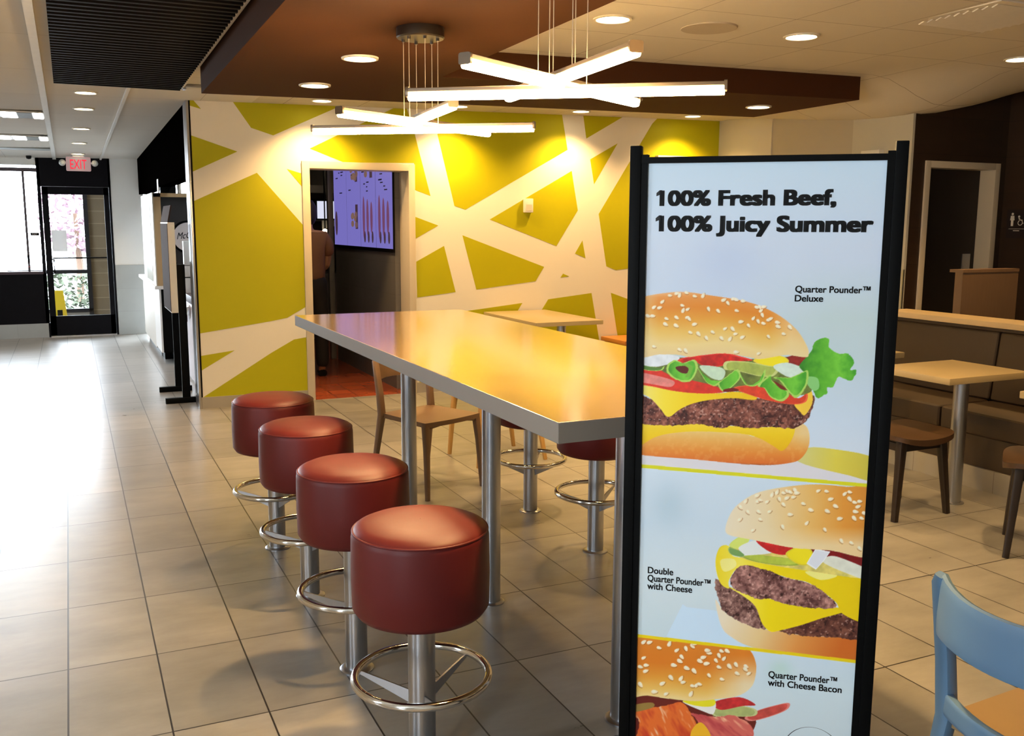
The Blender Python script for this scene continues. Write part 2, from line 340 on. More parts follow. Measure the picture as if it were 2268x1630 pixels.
# near shell (behind and beside the camera)
mb = MB().box(-2.7, 7.8, -2.6, -2.48, 0, .45).box(-2.7, 7.8, -2.6, -2.48, .45, 3.0)
struct(mb.build('wall_front', M_cream, smooth=False))
mb = MB().box(-2.7, -2.58, -2.6, 15.05, 0, .8).box(-2.7, -2.58, -2.6, 15.05, 2.3, 2.95).box(-2.7, -2.58, -2.6, -.8, .8, 2.3).box(-2.7, -2.58, .0, 2.4, .8, 2.3).box(-2.7, -2.58, 2.7, 15.05, .8, 2.3)
struct(mb.build('wall_left', M_whitewall, smooth=False))
# exit wall
EY = 14.93
mb = MB()
mb.box(.59, 1.02, EY, EY+.15, 0, 2.62)
mb.box(-2.58, .59, EY, EY+.15, 2.40, 2.62)
struct(mb.build('wall_exit', M_whitewall, smooth=False))
mb = MB().box(-.352, -.31, EY-.012, EY+.15, .2, 2.52).box(-.352, .592, EY-.012, EY+.15, 2.115, 2.52).box(.565, .592, EY-.012, EY+.15, 0, 2.52)
mb.box(-2.58, -.31, EY-.012, EY+.15, .2, .905).box(-.352, -.30, EY-.012, EY+.15, 0, .2)
struct(mb.build('wall_exit_black_panel', M_black, smooth=False))
struct(B('baseboard_exit', M_wainscot, -2.58, -.325, EY-.03, EY, 0, .2))
struct(B('wall_exit_wainscot', M_wainscot, .594, 1.0, EY-.02, EY, 0, 1.008))
wf = MB().box(-2.58, -.345, EY-.02, EY+.1, 2.31, 2.36).box(-2.58, -.345, EY-.03, EY+.1, .895, .935)
wf.box(-.535, -.505, EY+.02, EY+.07, .93, 2.32).box(-1.45, -1.41, EY+.02, EY+.07, .93, 2.32)
w1 = struct(wf.build('window_1', mat('purple_brown_frame', (.05, .035, .05), .4), smooth=False))
B('pane', M_glass, -2.58, -.352, EY+.045, EY+.05, .935, 2.31, w1)
st = B('window_notice', paper('pale_blue_paper', (.35, .55, .65)), -.50, -.36, EY+.03, EY+.034, 1.24, 1.45, w1)
st = B('exit_sticker', M_black, -.475, -.368, EY+.026, EY+.03, 1.43, 1.475, w1)
text_mesh('exit_sticker_lettering', 'EXIT', M_cream_ink, (-.455, EY+.026, 1.441), (-.388, EY+.026, 1.441), (0, 0, 1), .022, w1)
MB().lathe([(.035, -.003), (.035, .003)], 20).build('round_sticker', mat('red_sticker', (.75, .12, .12), .5), w1).location = (-.50, EY+.01, 1.0)
w1.children[-1].rotation_euler = (H90, 0, 0)
B('window_notice', M_black, -.535, -.505, EY+.01, EY+.016, 1.06, 1.16, w1)
# exit door
d1 = struct(MB().box(-.30, -.222, EY, EY+.05, .02, 2.11).box(.495, .562, EY, EY+.05, .02, 2.11).box(-.30, .562, EY, EY+.05, 2.005, 2.11).box(-.30, .562, EY, EY+.05, .02, .295).build('door_1', M_black, smooth=False))
B('pane', M_glass, -.222, .495, EY+.022, EY+.028, .295, 2.005, d1)
MB().tube((-.215, EY-.03, 1.118), (.49, EY-.03, 1.118), .011, 10).tube((-.20, EY-.03, 1.118), (-.20, EY+.02, 1.118), .008, 8).tube((.48, EY-.03, 1.118), (.48, EY+.02, 1.118), .008, 8).build('push_bar', M_blackmetal, d1)
MB().sweep([(-.235, EY, 1.10), (-.20, EY-.05, 1.10), (-.20, EY-.05, .91), (-.235, EY, .91)], .012, .012, n=8).build('door_pull', M_blackmetal, d1)
B('door_notice', paper('white_paper', (.8, .8, .8)), -.21, -.02, EY+.017, EY+.021, 1.21, 1.505, d1)
struct(B('trim_6', mat('aluminium_threshold', (.7, .7, .72), .3, 1.0), -.30, .565, EY-.05, EY+.06, 0, .018))
# black header above the side counter and the alcove behind it
struct(B('wall_header_black', mat('matte_black_panel', (.0015, .0012, .001), .9, var=.2, spec=0), .965, 1.1, WY+.24, EY, 2.02, 2.72))
struct(B('wall_alcove', mat('alcove_black', (.012, .008, .007), .5), 1.62, 1.74, WY+.24, EY+.1, 0, 2.7))
struct(B('trim_7', mat('white_grid_rail', (.82, .82, .80), .5), -.135, -.09, -2.0, EY, 2.49, 2.51))
tr = bpy.data.objects['trim_7']; me = tr.data
for v in me.vertices: v.co.z += CZ(v.co.x, v.co.y)-2.513
struct(B('trim_8', MATS['white_grid_rail'], .468, .492, 7.75, EY, 2.49, 2.51))
for v in bpy.data.objects['trim_8'].data.vertices: v.co.z += CZ(v.co.x, v.co.y)-2.511
# brown dropped soffit (L-shaped, parallel to the ceiling)
SO = [(.878, -2.3), (2.19, -2.3), (2.185, 5.78), (5.66, 5.78), (5.58, 6.95), (.878, 6.92)]
n = len(SO)
vs = [(x, y, CZ(x, y)*0 + 2.633+.017*(x-.98)-.0175*(y-8.59)-.175) for x, y in SO]; vs += [(x, y, z+.20) for x, y, z in vs]
struct(MB().add(vs, [tuple(range(n)), tuple(range(n, 2*n))]+[(i, (i+1) % n, n+(i+1) % n, n+i) for i in range(n)]).build('ceiling_soffit', M_brown, smooth=False))
SZ = lambda x, y: 2.633+.017*(x-.98)-.0175*(y-8.59)-.175

# ------------------------------------------------------------------ kitchen passage beyond the doorway
struct(B('floor_kitchen', M_redtile, 1.6, 5.2, WY+.24, 15.5, -.02, .004))
struct(B('floor_kitchen_threshold', M_redtile, DX0, DX1, WY+.02, WY+.24, -.02, .004))
struct(B('ceiling_kitchen', mat('kitchen_ceiling_dark', (.16, .14, .11), .8), 1.6, 5.2, WY+.24, 15.5, 2.5, 2.55))
struct(B('wall_kitchen_far', mat('kitchen_wall', (.12, .085, .05), .6), 1.7, 5.2, 14.6, 14.75, 0, 2.5))
struct(B('wall_kitchen_right', MATS['kitchen_wall'], 5.1, 5.2, WY+.24, 14.6, 0, 2.5))
sw = struct(B('wall_kitchen_partition', M_graypanel, 2.86, 3.02, WY+.27, 11.12, 0, 2.5))
mn = thing('menu_display', 'purple lit menu display of upright screens seen through doorway', 'menu screen', (2.852, 9.95, 1.36))
B('display_bezel', M_blackmetal, -.012, .004, -1.11, 1.12, -.02, 1.0, mn)
for i in range(4):
    y1 = 1.105-i*.555; y0 = y1-.535
    g = MB().box(-.016, -.012, y0, y1, .015, .985, 4); rnd = random.Random(i+3); X = -.018
    def blob(mbx, yc, zc, ry, rz, mi):
        mbx.prism([(X, yc+ry*math.cos(t*.5236), zc+rz*math.sin(t*.5236)) for t in range(12)], (.002, 0, 0), mi)
    if i in (1, 2):
        for zc in ((.80, .30) if i == 1 else (.82,)):
            for k in range(6): blob(g, (y0+y1)/2-.02+rnd.uniform(-.14, .10), zc+rnd.uniform(-.07, .06), .055, .035, 0)
            g.box(X, X+.002, y0+.09, y0+.18, zc-.10, zc+.16, 1)
    if i in (2, 3):
        for k in range(3):
            yc = y1-.12-k*.14; zz = .12+.05*k
            blob(g, yc, .32, .04, .22-.03*k, 2); blob(g, yc-.03, .12, .03, .06, 1)
    if i == 0: blob(g, y1-.10, .26, .05, .14, 1)
    for k in range(10 if i != 1 else 2):
        yc = rnd.uniform(y0+.06, y1-.14); zz = rnd.uniform(.58, .96)
        g.box(X, X+.002, yc, yc+rnd.uniform(.04, .12), zz, zz+.012, 3)
    g.build('screen', [glow('food_tan', (.50, .28, .22), .35), glow('bottle_dark', (.16, .08, .14), .3), glow('cup_rose', (.42, .14, .34), .35), glow('menu_type', (.05, .04, .14), .2), M_menu], mn, smooth=False)
# person, seen from behind
def skin(name, verts, edges, radii, m, parent=None, sub=2, root=0):
    me = bpy.data.meshes.new(name); me.from_pydata(verts, edges, []); o = bpy.data.objects.new(name, me); col.objects.link(o)
    o.modifiers.new('skin', 'SKIN'); sv = me.skin_vertices[0].data
    for i, r in enumerate(radii): sv[i].radius = r if hasattr(r, '__len__') else (r, r)
    sv[root].use_root = True
    s_ = o.modifiers.new('sub', 'SUBSURF'); s_.levels = sub; s_.render_levels = sub
    dg = bpy.context.evaluated_depsgraph_get(); me2 = bpy.data.meshes.new_from_object(o.evaluated_get(dg)); me2.name = name
    bpy.data.objects.remove(o, do_unlink=True)
    o = bpy.data.objects.new(name, me2); col.objects.link(o); me2.materials.clear(); me2.materials.append(m)
    me2.polygons.foreach_set('use_smooth', [True]*len(me2.polygons))
    if parent: o.parent = parent
    return o
pv = [(0,0,.98),(0,0,1.12),(0,.01,1.28),(0,.02,1.42),(0,.03,1.54),(0,.05,1.62),(0,.06,1.72),(0,.05,1.79),
      (.16,.02,1.47),(.205,.02,1.40),(.20,.10,1.18),(.16,.30,1.10),(.15,.36,1.09),
      (-.16,.02,1.47),(-.205,.02,1.40),(-.20,.10,1.18),(-.16,.30,1.10),(-.15,.36,1.09),
      (.10,0,.92),(.11,.01,.52),(.11,-.02,.09),(.11,.10,.04),(-.10,0,.92),(-.11,.01,.52),(-.11,-.02,.09),(-.11,.10,.04)]
pe = [(0,1),(1,2),(2,3),(3,4),(4,5),(5,6),(6,7),(3,8),(8,9),(9,10),(10,11),(11,12),(3,13),(13,14),(14,15),(15,16),(16,17),(0,18),(18,19),(19,20),(20,21),(0,22),(22,23),(23,24),(24,25)]
pr = [(.15,.11),(.14,.10),(.16,.11),(.14,.10),.055,.06,(.085,.10),(.07,.08),.07,.055,.042,.03,.028,.07,.055,.042,.03,.028,.09,.06,.04,.03,.09,.06,.04,.03]
per = skin('person', pv, pe, pr, M_skin)
tag(per, 'person in brown shirt and black trousers standing with back turned in the kitchen', 'person')
sh = skin('shirt', [(0,0,.97),(0,0,1.14),(0,.01,1.28),(0,.02,1.42),(0,.03,1.51),(.165,.02,1.46),(.21,.02,1.39),(.207,.06,1.26),(-.165,.02,1.46),(-.21,.02,1.39),(-.207,.06,1.26)], [(0,1),(1,2),(2,3),(3,4),(3,5),(5,6),(6,7),(3,8),(8,9),(9,10)], [(.195,.15),(.18,.135),(.19,.14),(.165,.125),.07,.085,.075,.075,.085,.075,.075], M_shirt, per)
tr_ = skin('trousers', [(0,0,1.13),(0,0,.96),(.105,0,.90),(.115,.01,.52),(.115,-.01,.08),(-.105,0,.90),(-.115,.01,.52),(-.115,-.01,.08)], [(0,1),(1,2),(2,3),(3,4),(1,5),(5,6),(6,7)], [(.175,.135),(.17,.135),.105,.08,.075,.105,.08,.075], M_trousers, per)
MB().lathe([(.001, .13), (.06, .115), (.095, .06), (.105, 0), (.10, -.06), (.075, -.12), (.05, -.14)], 20, (0, .045, 1.735)).build('hair', M_hair, per)
for s in (-1, 1): MB().sweep([(s*.115, -.03, .035), (s*.115, .16, .03)], [.045, .04], [.04, .025], n=12).build('shoe', M_blackmetal, per)
per.location = (2.27, 9.95, .004); per.rotation_euler = (0, 0, -.1)
mo = thing('order_monitor', 'bright white order monitor hanging past the person', 'monitor', (2.97, 12.0, 1.66))
B('bezel', M_blackmetal, -.12, .13, 0, .05, 0, .25, mo, bevel=.004); B('screen', M_monitor, -.108, .118, -.004, .001, .018, .235, mo)
MB().tube((0, .03, .25), (0, .03, .84), .012, 8).build('ceiling_arm', M_blackmetal, mo)
hd = thing('extractor_hood', 'stainless hood band high over the kitchen counter', 'hood', (3.1, 13.1, 0))
MB().prism([(-1.0, 0, 1.96), (-1.0, -.35, 2.02), (-1.0, -.35, 2.12), (-1.0, 0, 2.5), (-1.0, .7, 2.5), (-1.0, .7, 1.96)], (2.2, 0, 0)).build('hood_shell', M_steel, hd, smooth=False)
ku = thing('kitchen_counter', 'dim steel counter at the back of the kitchen', 'counter', (3.3, 13.6, 0))
B('counter_top', M_steel, -1.2, 1.2, -.4, .4, .88, .92, ku); B('counter_body', M_steel, -1.15, 1.15, -.35, .38, .004, .88, ku)
po = MB().box(2.79, 2.855, 11.16, 11.24, .004, 2.5).build('steel_post', M_graypanel, smooth=True, bevel=.012)
tag(po, 'slim grey post at far end of the grey kitchen partition', 'post')
kl = thing('kitchen_lamp', 'small bright lamp beside the steel post in the kitchen', 'lamp', (2.93, 11.9, 1.52))
MB().lathe([(.001, -.035), (.028, -.02), (.035, 0), (.028, .02), (.001, .035)], 16).build('bulb', M_kitchlight, kl)
MB().tube((0, 0, .03), (0, 0, .98), .008, 8).build('lamp_stem', M_blackmetal, kl)
rc = MB()
for k in range(4): rc.box(.0+k*.045, .035+k*.045, 0, .003, -.11+.012*k, 0)
rc = rc.build('order_tickets', M_whitelam, smooth=False); rc.location = (2.93, 12.05, 1.655); tag(rc, 'row of white paper tickets hanging under the order monitor', 'paper')
wl = thing('wall_shelf', 'row of dim shelves with boxes on the far kitchen wall', 'shelf', (3.2, 14.4, 0))
for z in (1.3, 1.65): B('shelf_board', M_steel, -.9, .9, -.15, .2, z, z+.03, wl)
def klight(loc, e, c=(1, .78, .5)):
    l = bpy.data.lights.new('kitchen_glow', 'POINT'); l.energy = e; l.color = c; l.shadow_soft_size = .12
    o = bpy.data.objects.new('kitchen_glow', l); o.location = loc; col.objects.link(o)
def lampfix(loc, label):  # added fixture, out of sight, to light the kitchen passage
    t = thing('kitchen_fill_light', label, 'ceiling light', loc)
    MB().lathe([(.12, -.02), (.12, 0)], 24).build('lens', M_kitchlight, t)
    klight((loc[0], loc[1], loc[2]-.08), 14)
lampfix((3.9, 12.4, 2.5), 'added unseen ceiling lamp deep in the kitchen')
lampfix((2.25, 9.3, 2.5), 'added unseen ceiling lamp just inside the kitchen doorway')

# ------------------------------------------------------------------ ceiling lights
def spot(parent, e, size=100, blend=.75):
    l = bpy.data.lights.new('lamp_glow', 'SPOT'); l.energy = e; l.color = WARM; l.spot_size = math.radians(size); l.spot_blend = blend; l.shadow_soft_size = .06
    o = bpy.data.objects.new('lamp_glow', l); o.location = (0, 0, -.02); o.parent = parent; col.objects.link(o)
def downlight(x, y, z, r, label, e, group, size=100):
    t = thing('ceiling_light', label, 'ceiling light', (x, y, z), 0, group)
    MB().lathe([(r*.84, -.002), (r*.88, -.010), (r*1.02, -.008), (r*1.04, .004), (r*.84, .004)], 36, cap=False).build('trim_ring', mat('ring_white', (.7, .66, .58), .4), t)
    MB().lathe([(.001, -.006), (r*.5, -.006), (r*.84, -.003), (r*.84, .003)], 36).build('lens', M_lens, t)
    spot(t, e, size)
GL = 'recessed round ceiling lights'
for x, y, l in ((2.775, 4.686, 'round recessed light in the tiles just right of the brown soffit above the hanging bars'), (4.115, 4.706, 'round recessed light in the tiles straight above the poster stand'), (6.175, 4.796, 'round recessed light over the restroom sign corner')):
    downlight(x, y, CZ(x, y), .105, l, SPOT_W, GL)
for x, l in ((2.035, 'round wall-washer above the kitchen doorway'), (3.292, 'round wall-washer just beyond the far hanging light'), (4.558, 'round wall-washer above the white wall sensor'), (5.861, 'round wall-washer nearest the end of the yellow wall')):
    downlight(x, 8.262, CZ(x, 8.262), .09, l, SPOT_W*1.1, GL, 130)
for (x, y), l in zip(((.19, 8.35), (.19, 9.36), (.188, 10.99), (.182, 12.59), (.18, 14.13)), ('oval-looking aisle light nearest the dark slatted panel', 'second aisle light from the slatted panel', 'middle light in the aisle row', 'second aisle light from the exit sign', 'aisle light directly before the exit sign')):
    downlight(x, y, CZ(x, y), .088, l, SPOT_W*.3, 'row of aisle ceiling lights')
for (x, y), l in zip(((1.526, 5.306), (1.513, 6.323), (3.881, 6.293), (5.137, 6.342)), ('round light in the brown soffit nearest the slatted panel', 'round light in the brown soffit near its far edge above the doorway', 'round soffit light behind the long hanging bars', 'round light at the far right corner of the brown soffit')):
    downlight(x, y, SZ(x, y), .10, l, SPOT_W*.8, GL)
for x, y in ((4.115, 2.70), (6.175, 2.76), (6.175, .7)):  # extra lamps, never in view, added to warm the right-hand floor
    t = thing('ceiling_light', 'added unseen recessed lamp brightening the floor on the right', 'ceiling light', (x, y, CZ(x, y)), 0, 'added unseen lamps behind the view')
    MB().lathe([(.105, -.008), (.108, .004)], 30).build('lens', M_lens, t); spot(t, SPOT_W*1.2)
for y in (3.27, 2.25):  # extra narrow lamps above the frame, added to brighten the stool tops
    t = thing('ceiling_light', 'added unseen soffit lamp brightening the near stool tops', 'ceiling light', (1.52, y, SZ(1.52, y)), 0, 'added unseen soffit lamps')
    MB().lathe([(.10, -.008), (.103, .004)], 30).build('lens', M_lens, t); spot(t, SPOT_W*2.0, 66, .5)
# cool troffers on the left
for y, l in ((9.88, 'white fluorescent ceiling panel nearer the slatted panel'), (12.03, 'white fluorescent ceiling panel nearer the exit window')):
    t = thing('fluorescent_panel', l, 'ceiling light', (-.72, y, CZ(-.72, y)), 0, 'fluorescent panels left of the rail')
    B('panel_frame', MATS['white_grid_rail'], -.60, .585, -.27, .27, -.008, .003, t)
    for a, b in ((-.58, -.20), (-.16, .20), (.24, .36), (.50, .575)): B('diffuser', M_lens_cool, a, b, -.24, .24, -.012, -.008, t)
    B('louvre', mat('grey_louvre', (.2, .21, .2), .6), .37, .49, -.24, .24, -.011, -.008, t)
vt = MB(); vt.box(-.55, .36, -.16, .16, -.008, .002); vt = vt.build('air_vent', mat('grey_vent', (.28, .30, .29), .6), smooth=False); vt.location = (-.50, 13.5, CZ(-.5, 13.5)); tag(vt, 'long grey ceiling vent in front of the exit window', 'vent')
vt2 = thing('air_vent', 'louvred ceiling vent at top right corner of the room', 'vent', (4.76, 3.90, CZ(4.76, 3.9)))
B('vent_frame', MATS['ring_white'], -.30, .30, -.30, .30, -.008, .004, vt2)
for k in range(9): MB().prism([(-.26, -.25+k*.06, -.010), (-.26, -.215+k*.06, -.022), (-.26, -.205+k*.06, -.018), (-.26, -.24+k*.06, -.006)], (.52, 0, 0)).build('slat', MATS['ring_white'], vt2, smooth=False)
sp_ = MB().lathe([(.001, -.008), (.16, -.006), (.165, .003)], 40).build('ceiling_speaker', mat('speaker_mesh', (.42, .37, .30), .8, var=.1, scale=200)); sp_.location = (3.431, 4.707, CZ(3.431, 4.707)); tag(sp_, 'flat round ceiling speaker between two recessed lights', 'speaker')
# slatted baffle
bf = thing('slatted_panel', 'dark slatted wood panel set in the ceiling over the aisle', 'ceiling panel', (.395, 6.0, 0))
z0 = lambda y: CZ(.4, y+6.0)
nS = 65; ys = [-3.6 + (1.655+3.6)*i/nS for i in range(nS+1)]
mb = MB(); mb.add([(-.425, -3.65, z0(-3.65)-.002), (.425, -3.65, z0(-3.65)-.002), (.425, 1.66, z0(1.66)-.002), (-.425, 1.66, z0(1.66)-.002), (-.425, -3.65, z0(-3.65)-.012), (.425, -3.65, z0(-3.65)-.012), (.425, 1.66, z0(1.66)-.012), (-.425, 1.66, z0(1.66)-.012)], [(0, 1, 2, 3), (4, 5, 6, 7), (0, 1, 5, 4), (1, 2, 6, 5), (2, 3, 7, 6), (3, 0, 4, 7)])
mb.build('backing', M_slatback, bf, smooth=False)
for y in ys: MB().box(-.425, .425, y-.016, y+.016, z0(y)-.05, z0(y)-.012).build('slat', M_slat, bf, smooth=False)
lf = MB().box(.43, .452, -3.65, 1.70, -.03, -.002); lf = lf.build('edge_strip', MATS['ring_white'], bf, smooth=False)
for v in lf.data.vertices: v.co.z += z0(v.co.y)
rl = MB().box(.82, .98, 7.70, 7.74, -.02, -.001).box(.84, .86, 7.62, 7.7, -.05, -.001); rl = rl.build('ceiling_bracket', M_steel, smooth=False)
for v in rl.data.vertices: v.co.z += CZ(.9, 7.7)
tag(rl, 'small metal bracket at the far corner of the slatted panel', 'bracket')

# ------------------------------------------------------------------ hanging crossed light bars
def pendant(cx, cy, label):
    zc = SZ(cx, cy); t = thing('pendant_light', label, 'pendant light', (cx, cy, zc), 0, 'crossed bar pendants over the long table')
    MB().lathe([(.001, 0.002), (.113, 0.002), (.115, -.004), (.115, -.044), (.11, -.05), (.001, -.05)], 40, cap=False).build('canopy', mat('bronze_canopy', (.09, .075, .06), .3, .8), t)
    for (dx, dy), zz in (((.815, -.58), 2.08), ((.86, .51), 2.105), ((.09, .996), 2.13)):
        d = Vector((dx, dy, 0)).normalized(); L = .555; z = zz-zc
        b = MB().sweep([tuple(-d*L+Vector((0, 0, z+.006))), tuple(d*L+Vector((0, 0, z+.006)))], .021, .008, n=12, ex=6).build('bar_housing', mat('bronze_bar', (.16, .12, .085), .35, .7), t)
        MB().sweep([tuple(-d*(L-.004)+Vector((0, 0, z-.016))), tuple(d*(L-.004)+Vector((0, 0, z-.016)))], .019, .014, n=16, ex=3).build('diffuser', M_bar, b)
        for s in (-1, 1):
            MB().sweep([tuple(d*s*(L-.006)+Vector((0, 0, z))), tuple(d*s*(L+.004)+Vector((0, 0, z)))], .023, .018, n=12, ex=6).build('end_cap', MATS['bronze_bar'], b)
        for s in (-1, 1):
            a = d*s*.085
            MB().tube((a.x, a.y, -.05), (a.x, a.y, z+.014), .0016, 6).build('wire', mat('pale_wire', (.6, .5, .36), .4), t)
            MB().tube((a.x, a.y, -.062), (a.x, a.y, -.048), .008, 8).build('wire_clamp', MATS['bronze_canopy'], t)
pendant(1.585, 4.47, 'crossed glowing bar pendant farther away near the yellow wall')
pendant(1.585, 3.01, 'larger-looking crossed bar pendant nearer the poster, over the table middle')

# ------------------------------------------------------------------ long bar table and stools
tb = thing('bar_table', 'long grey-beige bar table on steel posts reflecting the yellow wall', 'table', (1.588, 3.645, 0))
mb = MB(); hx, hy = .487, 1.555
mb.box(-hx, hx, -hy, hy, 1.062, 1.118)
tt = mb.build('tabletop', [M_laminate, M_edge], tb, smooth=False, bevel=.002)
for p_ in tt.data.polygons: p_.material_index = 0 if abs(p_.normal.z) > .9 else 1
for dy in (-1.145, -.064, 1.016):
    lg = MB().lathe([(.040, .004), (.040, 1.062)], 32, (-.02, dy, 0)).build('leg', M_steel, tb)
    MB().lathe([(.058, 0), (.058, .005), (.052, .009), (.042, .010)], 32, (-.02, dy, 0)).build('floor_flange', M_steel, lg)
    MB().lathe([(.075, 1.056), (.075, 1.062)], 32, (-.02, dy, 0)).build('mounting_plate', M_steel, lg)
def make_stool(loc, label):
    t = thing('bar_stool', label, 'stool', loc, 0, 'maroon drum stools around the long table')
    R = .198
    MB().lathe([(.001, .505), (R-.03, .505), (R-.012, .512), (R, .53), (R+.002, .62), (R, .735), (R-.003, .750), (R-.012, .762), (R-.035, .772), (.10, .778), (.001, .780)], 64, cap=False).build('seat', M_vinyl, t, angle=60)
    MB().ring(R-.005, .0035, (0, 0, .7525), 64).build('seam_piping', M_vinyl, t)
    MB().lathe([(.040, .004), (.040, .503)], 32).build('pedestal', M_steel, t)
    MB().lathe([(.062, 0), (.062, .004), (.055, .009), (.042, .010)], 32).build('floor_flange', M_steel, t)
    MB().lathe([(.10, .497), (.10, .504)], 32).build('seat_plate', M_blackmetal, t)
    r = MB().ring(.196, .0125, (0, 0, .305), 64).build('foot_ring', M_chrome, t)
    for k in range(3):
        a = math.radians(25+120*k); c, s = math.cos(a), math.sin(a); w = Vector((-s*.003, c*.003, 0))
        pts = [(c*.039, s*.039, .215), (c*.039, s*.039, .255), (c*.186, s*.186, .300), (c*.19, s*.19, .290)]
        MB().prism([tuple(Vector(p)-w) for p in pts], tuple(w*2)).build('bracket', M_steel, t, smooth=False)
    return t
s0 = make_stool((.868, 2.49, 0), 'maroon drum stool nearest the viewer, with its whole foot ring in view')
for (x, y), l in (((.870, 3.215), 'maroon drum stool second from the viewer in the aisle-side row'), ((.874, 3.972), 'maroon drum stool third from the viewer in the aisle-side row'), ((.868, 4.664), 'maroon drum stool farthest along the aisle side, nearest the yellow wall')):
    dup(s0, (x, y, 0), .25, l)
dup(s0, (2.304, 4.706, 0), .4, 'stool across the table whose foot ring shows right of the middle table post')
dup(s0, (2.302, 3.959, 0), .1, 'stool across the table with seat bottom showing below the near tabletop corner')

# ------------------------------------------------------------------ moulded chairs
def chair(name, label, loc, rz, m, seat_m, rails=1, tall=.80, group=None):
    """front faces local -y"""
    t = thing(name, label, 'chair', loc, rz, group)
    # seat: rounded dished slab
    nx, ny = 14, 12; vs = []; fs = []
    for side in (0, 1):
        for j in range(ny+1):
            for i in range(nx+1):
                u = -1+2*i/nx; v = -1+2*j/ny
                wx = .225-.012*(v+1); y = v*.215; x = u*wx
                if v < 0: y -= .02*(1-u*u)*(-v)
                z = .462 - .012*(1-u*u)*(1-v*v) - (.028 if side == 0 else 0)
                vs.append((x, y, z))
    N = (nx+1)*(ny+1)
    for j in range(ny):
        for i in range(nx):
            a = j*(nx+1)+i; fs += [(a, a+1, a+nx+2, a+nx+1), (N+a, N+a+nx+1, N+a+nx+2, N+a+1)]
    per_ = [i for i in range(nx)] + [j*(nx+1)+nx for j in range(ny)] + [ny*(nx+1)+nx-i for i in range(nx)] + [(ny-j)*(nx+1) for j in range(ny)]
    for a, b in zip(per_, per_[1:]+per_[:1]): fs.append((a, b, N+b, N+a))
    MB().add(vs, fs).build('seat', seat_m, t, angle=50)
    for s in (-1, 1):
        MB().sweep([(s*.205, -.195, .455), (s*.208, -.20, .43), (s*.215, -.215, .30), (s*.228, -.235, .0)], [.024, .021, .018, .013], [.022, .020, .017, .013], upv=(0, 1, 0), n=12, ex=4).build('leg', m, t)
        MB().sweep([(s*.228, .285, .0), (s*.212, .235, .30), (s*.203, .21, .455), (s*.205, .225, .60), (s*.21, .255, tall-.02), (s*.205, .262, tall)], [.013, .018, .022, .021, .019, .012], [.013, .017, .021, .018, .014, .010], upv=(0, 1, 0), n=12, ex=4).build('leg', m, t)
    # apron rails under the seat
    MB().sweep([(-.195, -.20, .437), (-.1, -.212, .445), (0, -.216, .447), (.1, -.212, .445), (.195, -.20, .437)], .012, [.022, .014, .012, .014, .022], n=10, ex=4).build('seat_rail', m, t)
    # back rail(s), bowed backwards
    def rail(zc, hgt, bow, y0):
        pts = []; 
        for i in range(13):
            u = -1+2*i/12; pts.append((u*.205, y0+bow*(1-u*u), zc+.006*(1-u*u)*0))
        MB().sweep(pts, .011, [hgt*(1+.18*abs(-1+2*i/12)**3) for i in range(13)], n=14, ex=5).build('backrest', m, t)
    rail(tall-.075, .066, .085, .25)
    if rails > 1: rail(.492, .026, .06, .215)
    return t
chair('dining_chair', 'tan moulded chair standing at the far end of the long table', (1.955, 5.42, 0), math.radians(22), M_tan, M_tan)
chair('dining_chair', 'ochre wooden chair with dark seat behind the tan chair and under the table line', (2.62, 5.94, 0), math.radians(-86), M_ochre, M_seatwood)
chair('dining_chair', 'pale blue moulded chair with tan seat at the lower right corner of the view', (2.055, 1.285, 0), math.radians(90), M_blue, M_seatpad, rails=2, tall=.815)

# ------------------------------------------------------------------ dark stools and booth on the right
def dark_stool(loc, rz, label):
    t = thing('wooden_stool', label, 'stool', loc, rz, 'dark wooden stools by the booth tables')
    vs = []; fs = []; nx = ny = 14
    for side in (0, 1):
        for j in range(ny+1):
            for i in range(nx+1):
                u = -1+2*i/nx; v = -1+2*j/ny
                k = 1/max(1, (abs(u)**5+abs(v)**5)**(1/5)); x = u*k*.225; y = v*k*.22
                z = .455 + .028*(x/.225)**2 - (.035-.012*(x/.225)**2 if side == 0 else 0); vs.append((x, y, z))
    N = (nx+1)*(ny+1)
    for j in range(ny):
        for i in range(nx):
            a = j*(nx+1)+i; fs += [(a, a+1, a+nx+2, a+nx+1), (N+a, N+a+nx+1, N+a+nx+2, N+a+1)]
    pr_ = [i for i in range(nx)] + [j*(nx+1)+nx for j in range(ny)] + [ny*(nx+1)+nx-i for i in range(nx)] + [(ny-j)*(nx+1) for j in range(ny)]
    for a, b in zip(pr_, pr_[1:]+pr_[:1]): fs.append((a, b, N+b, N+a))
    MB().add(vs, fs).build('seat', M_seatwood, t, angle=50)
    for sx in (-1, 1):
        for sy in (-1, 1):
            MB().sweep([(sx*.15, sy*.145, .445), (sx*.2, sy*.175, 0)], [.026, .017], [.024, .016], upv=(0, 1, 0), n=12, ex=4).build('leg', M_darkwood, t)
    for sy in (-1, 1): B('apron', M_darkwood, -.15, .15, sy*.145-.011, sy*.145+.011, .385, .428, t)
    for sx in (-1, 1): B('apron', M_darkwood, sx*.15-.011, sx*.15+.011, -.145, .145, .385, .428, t)
    return t
dark_stool((4.245, 3.865, 0), 0, 'dark wooden stool tucked at the booth table beside the poster stand')
dark_stool((4.37, 3.03, 0), math.radians(38), 'dark wooden stool cut off by the right edge, one splayed leg in view')
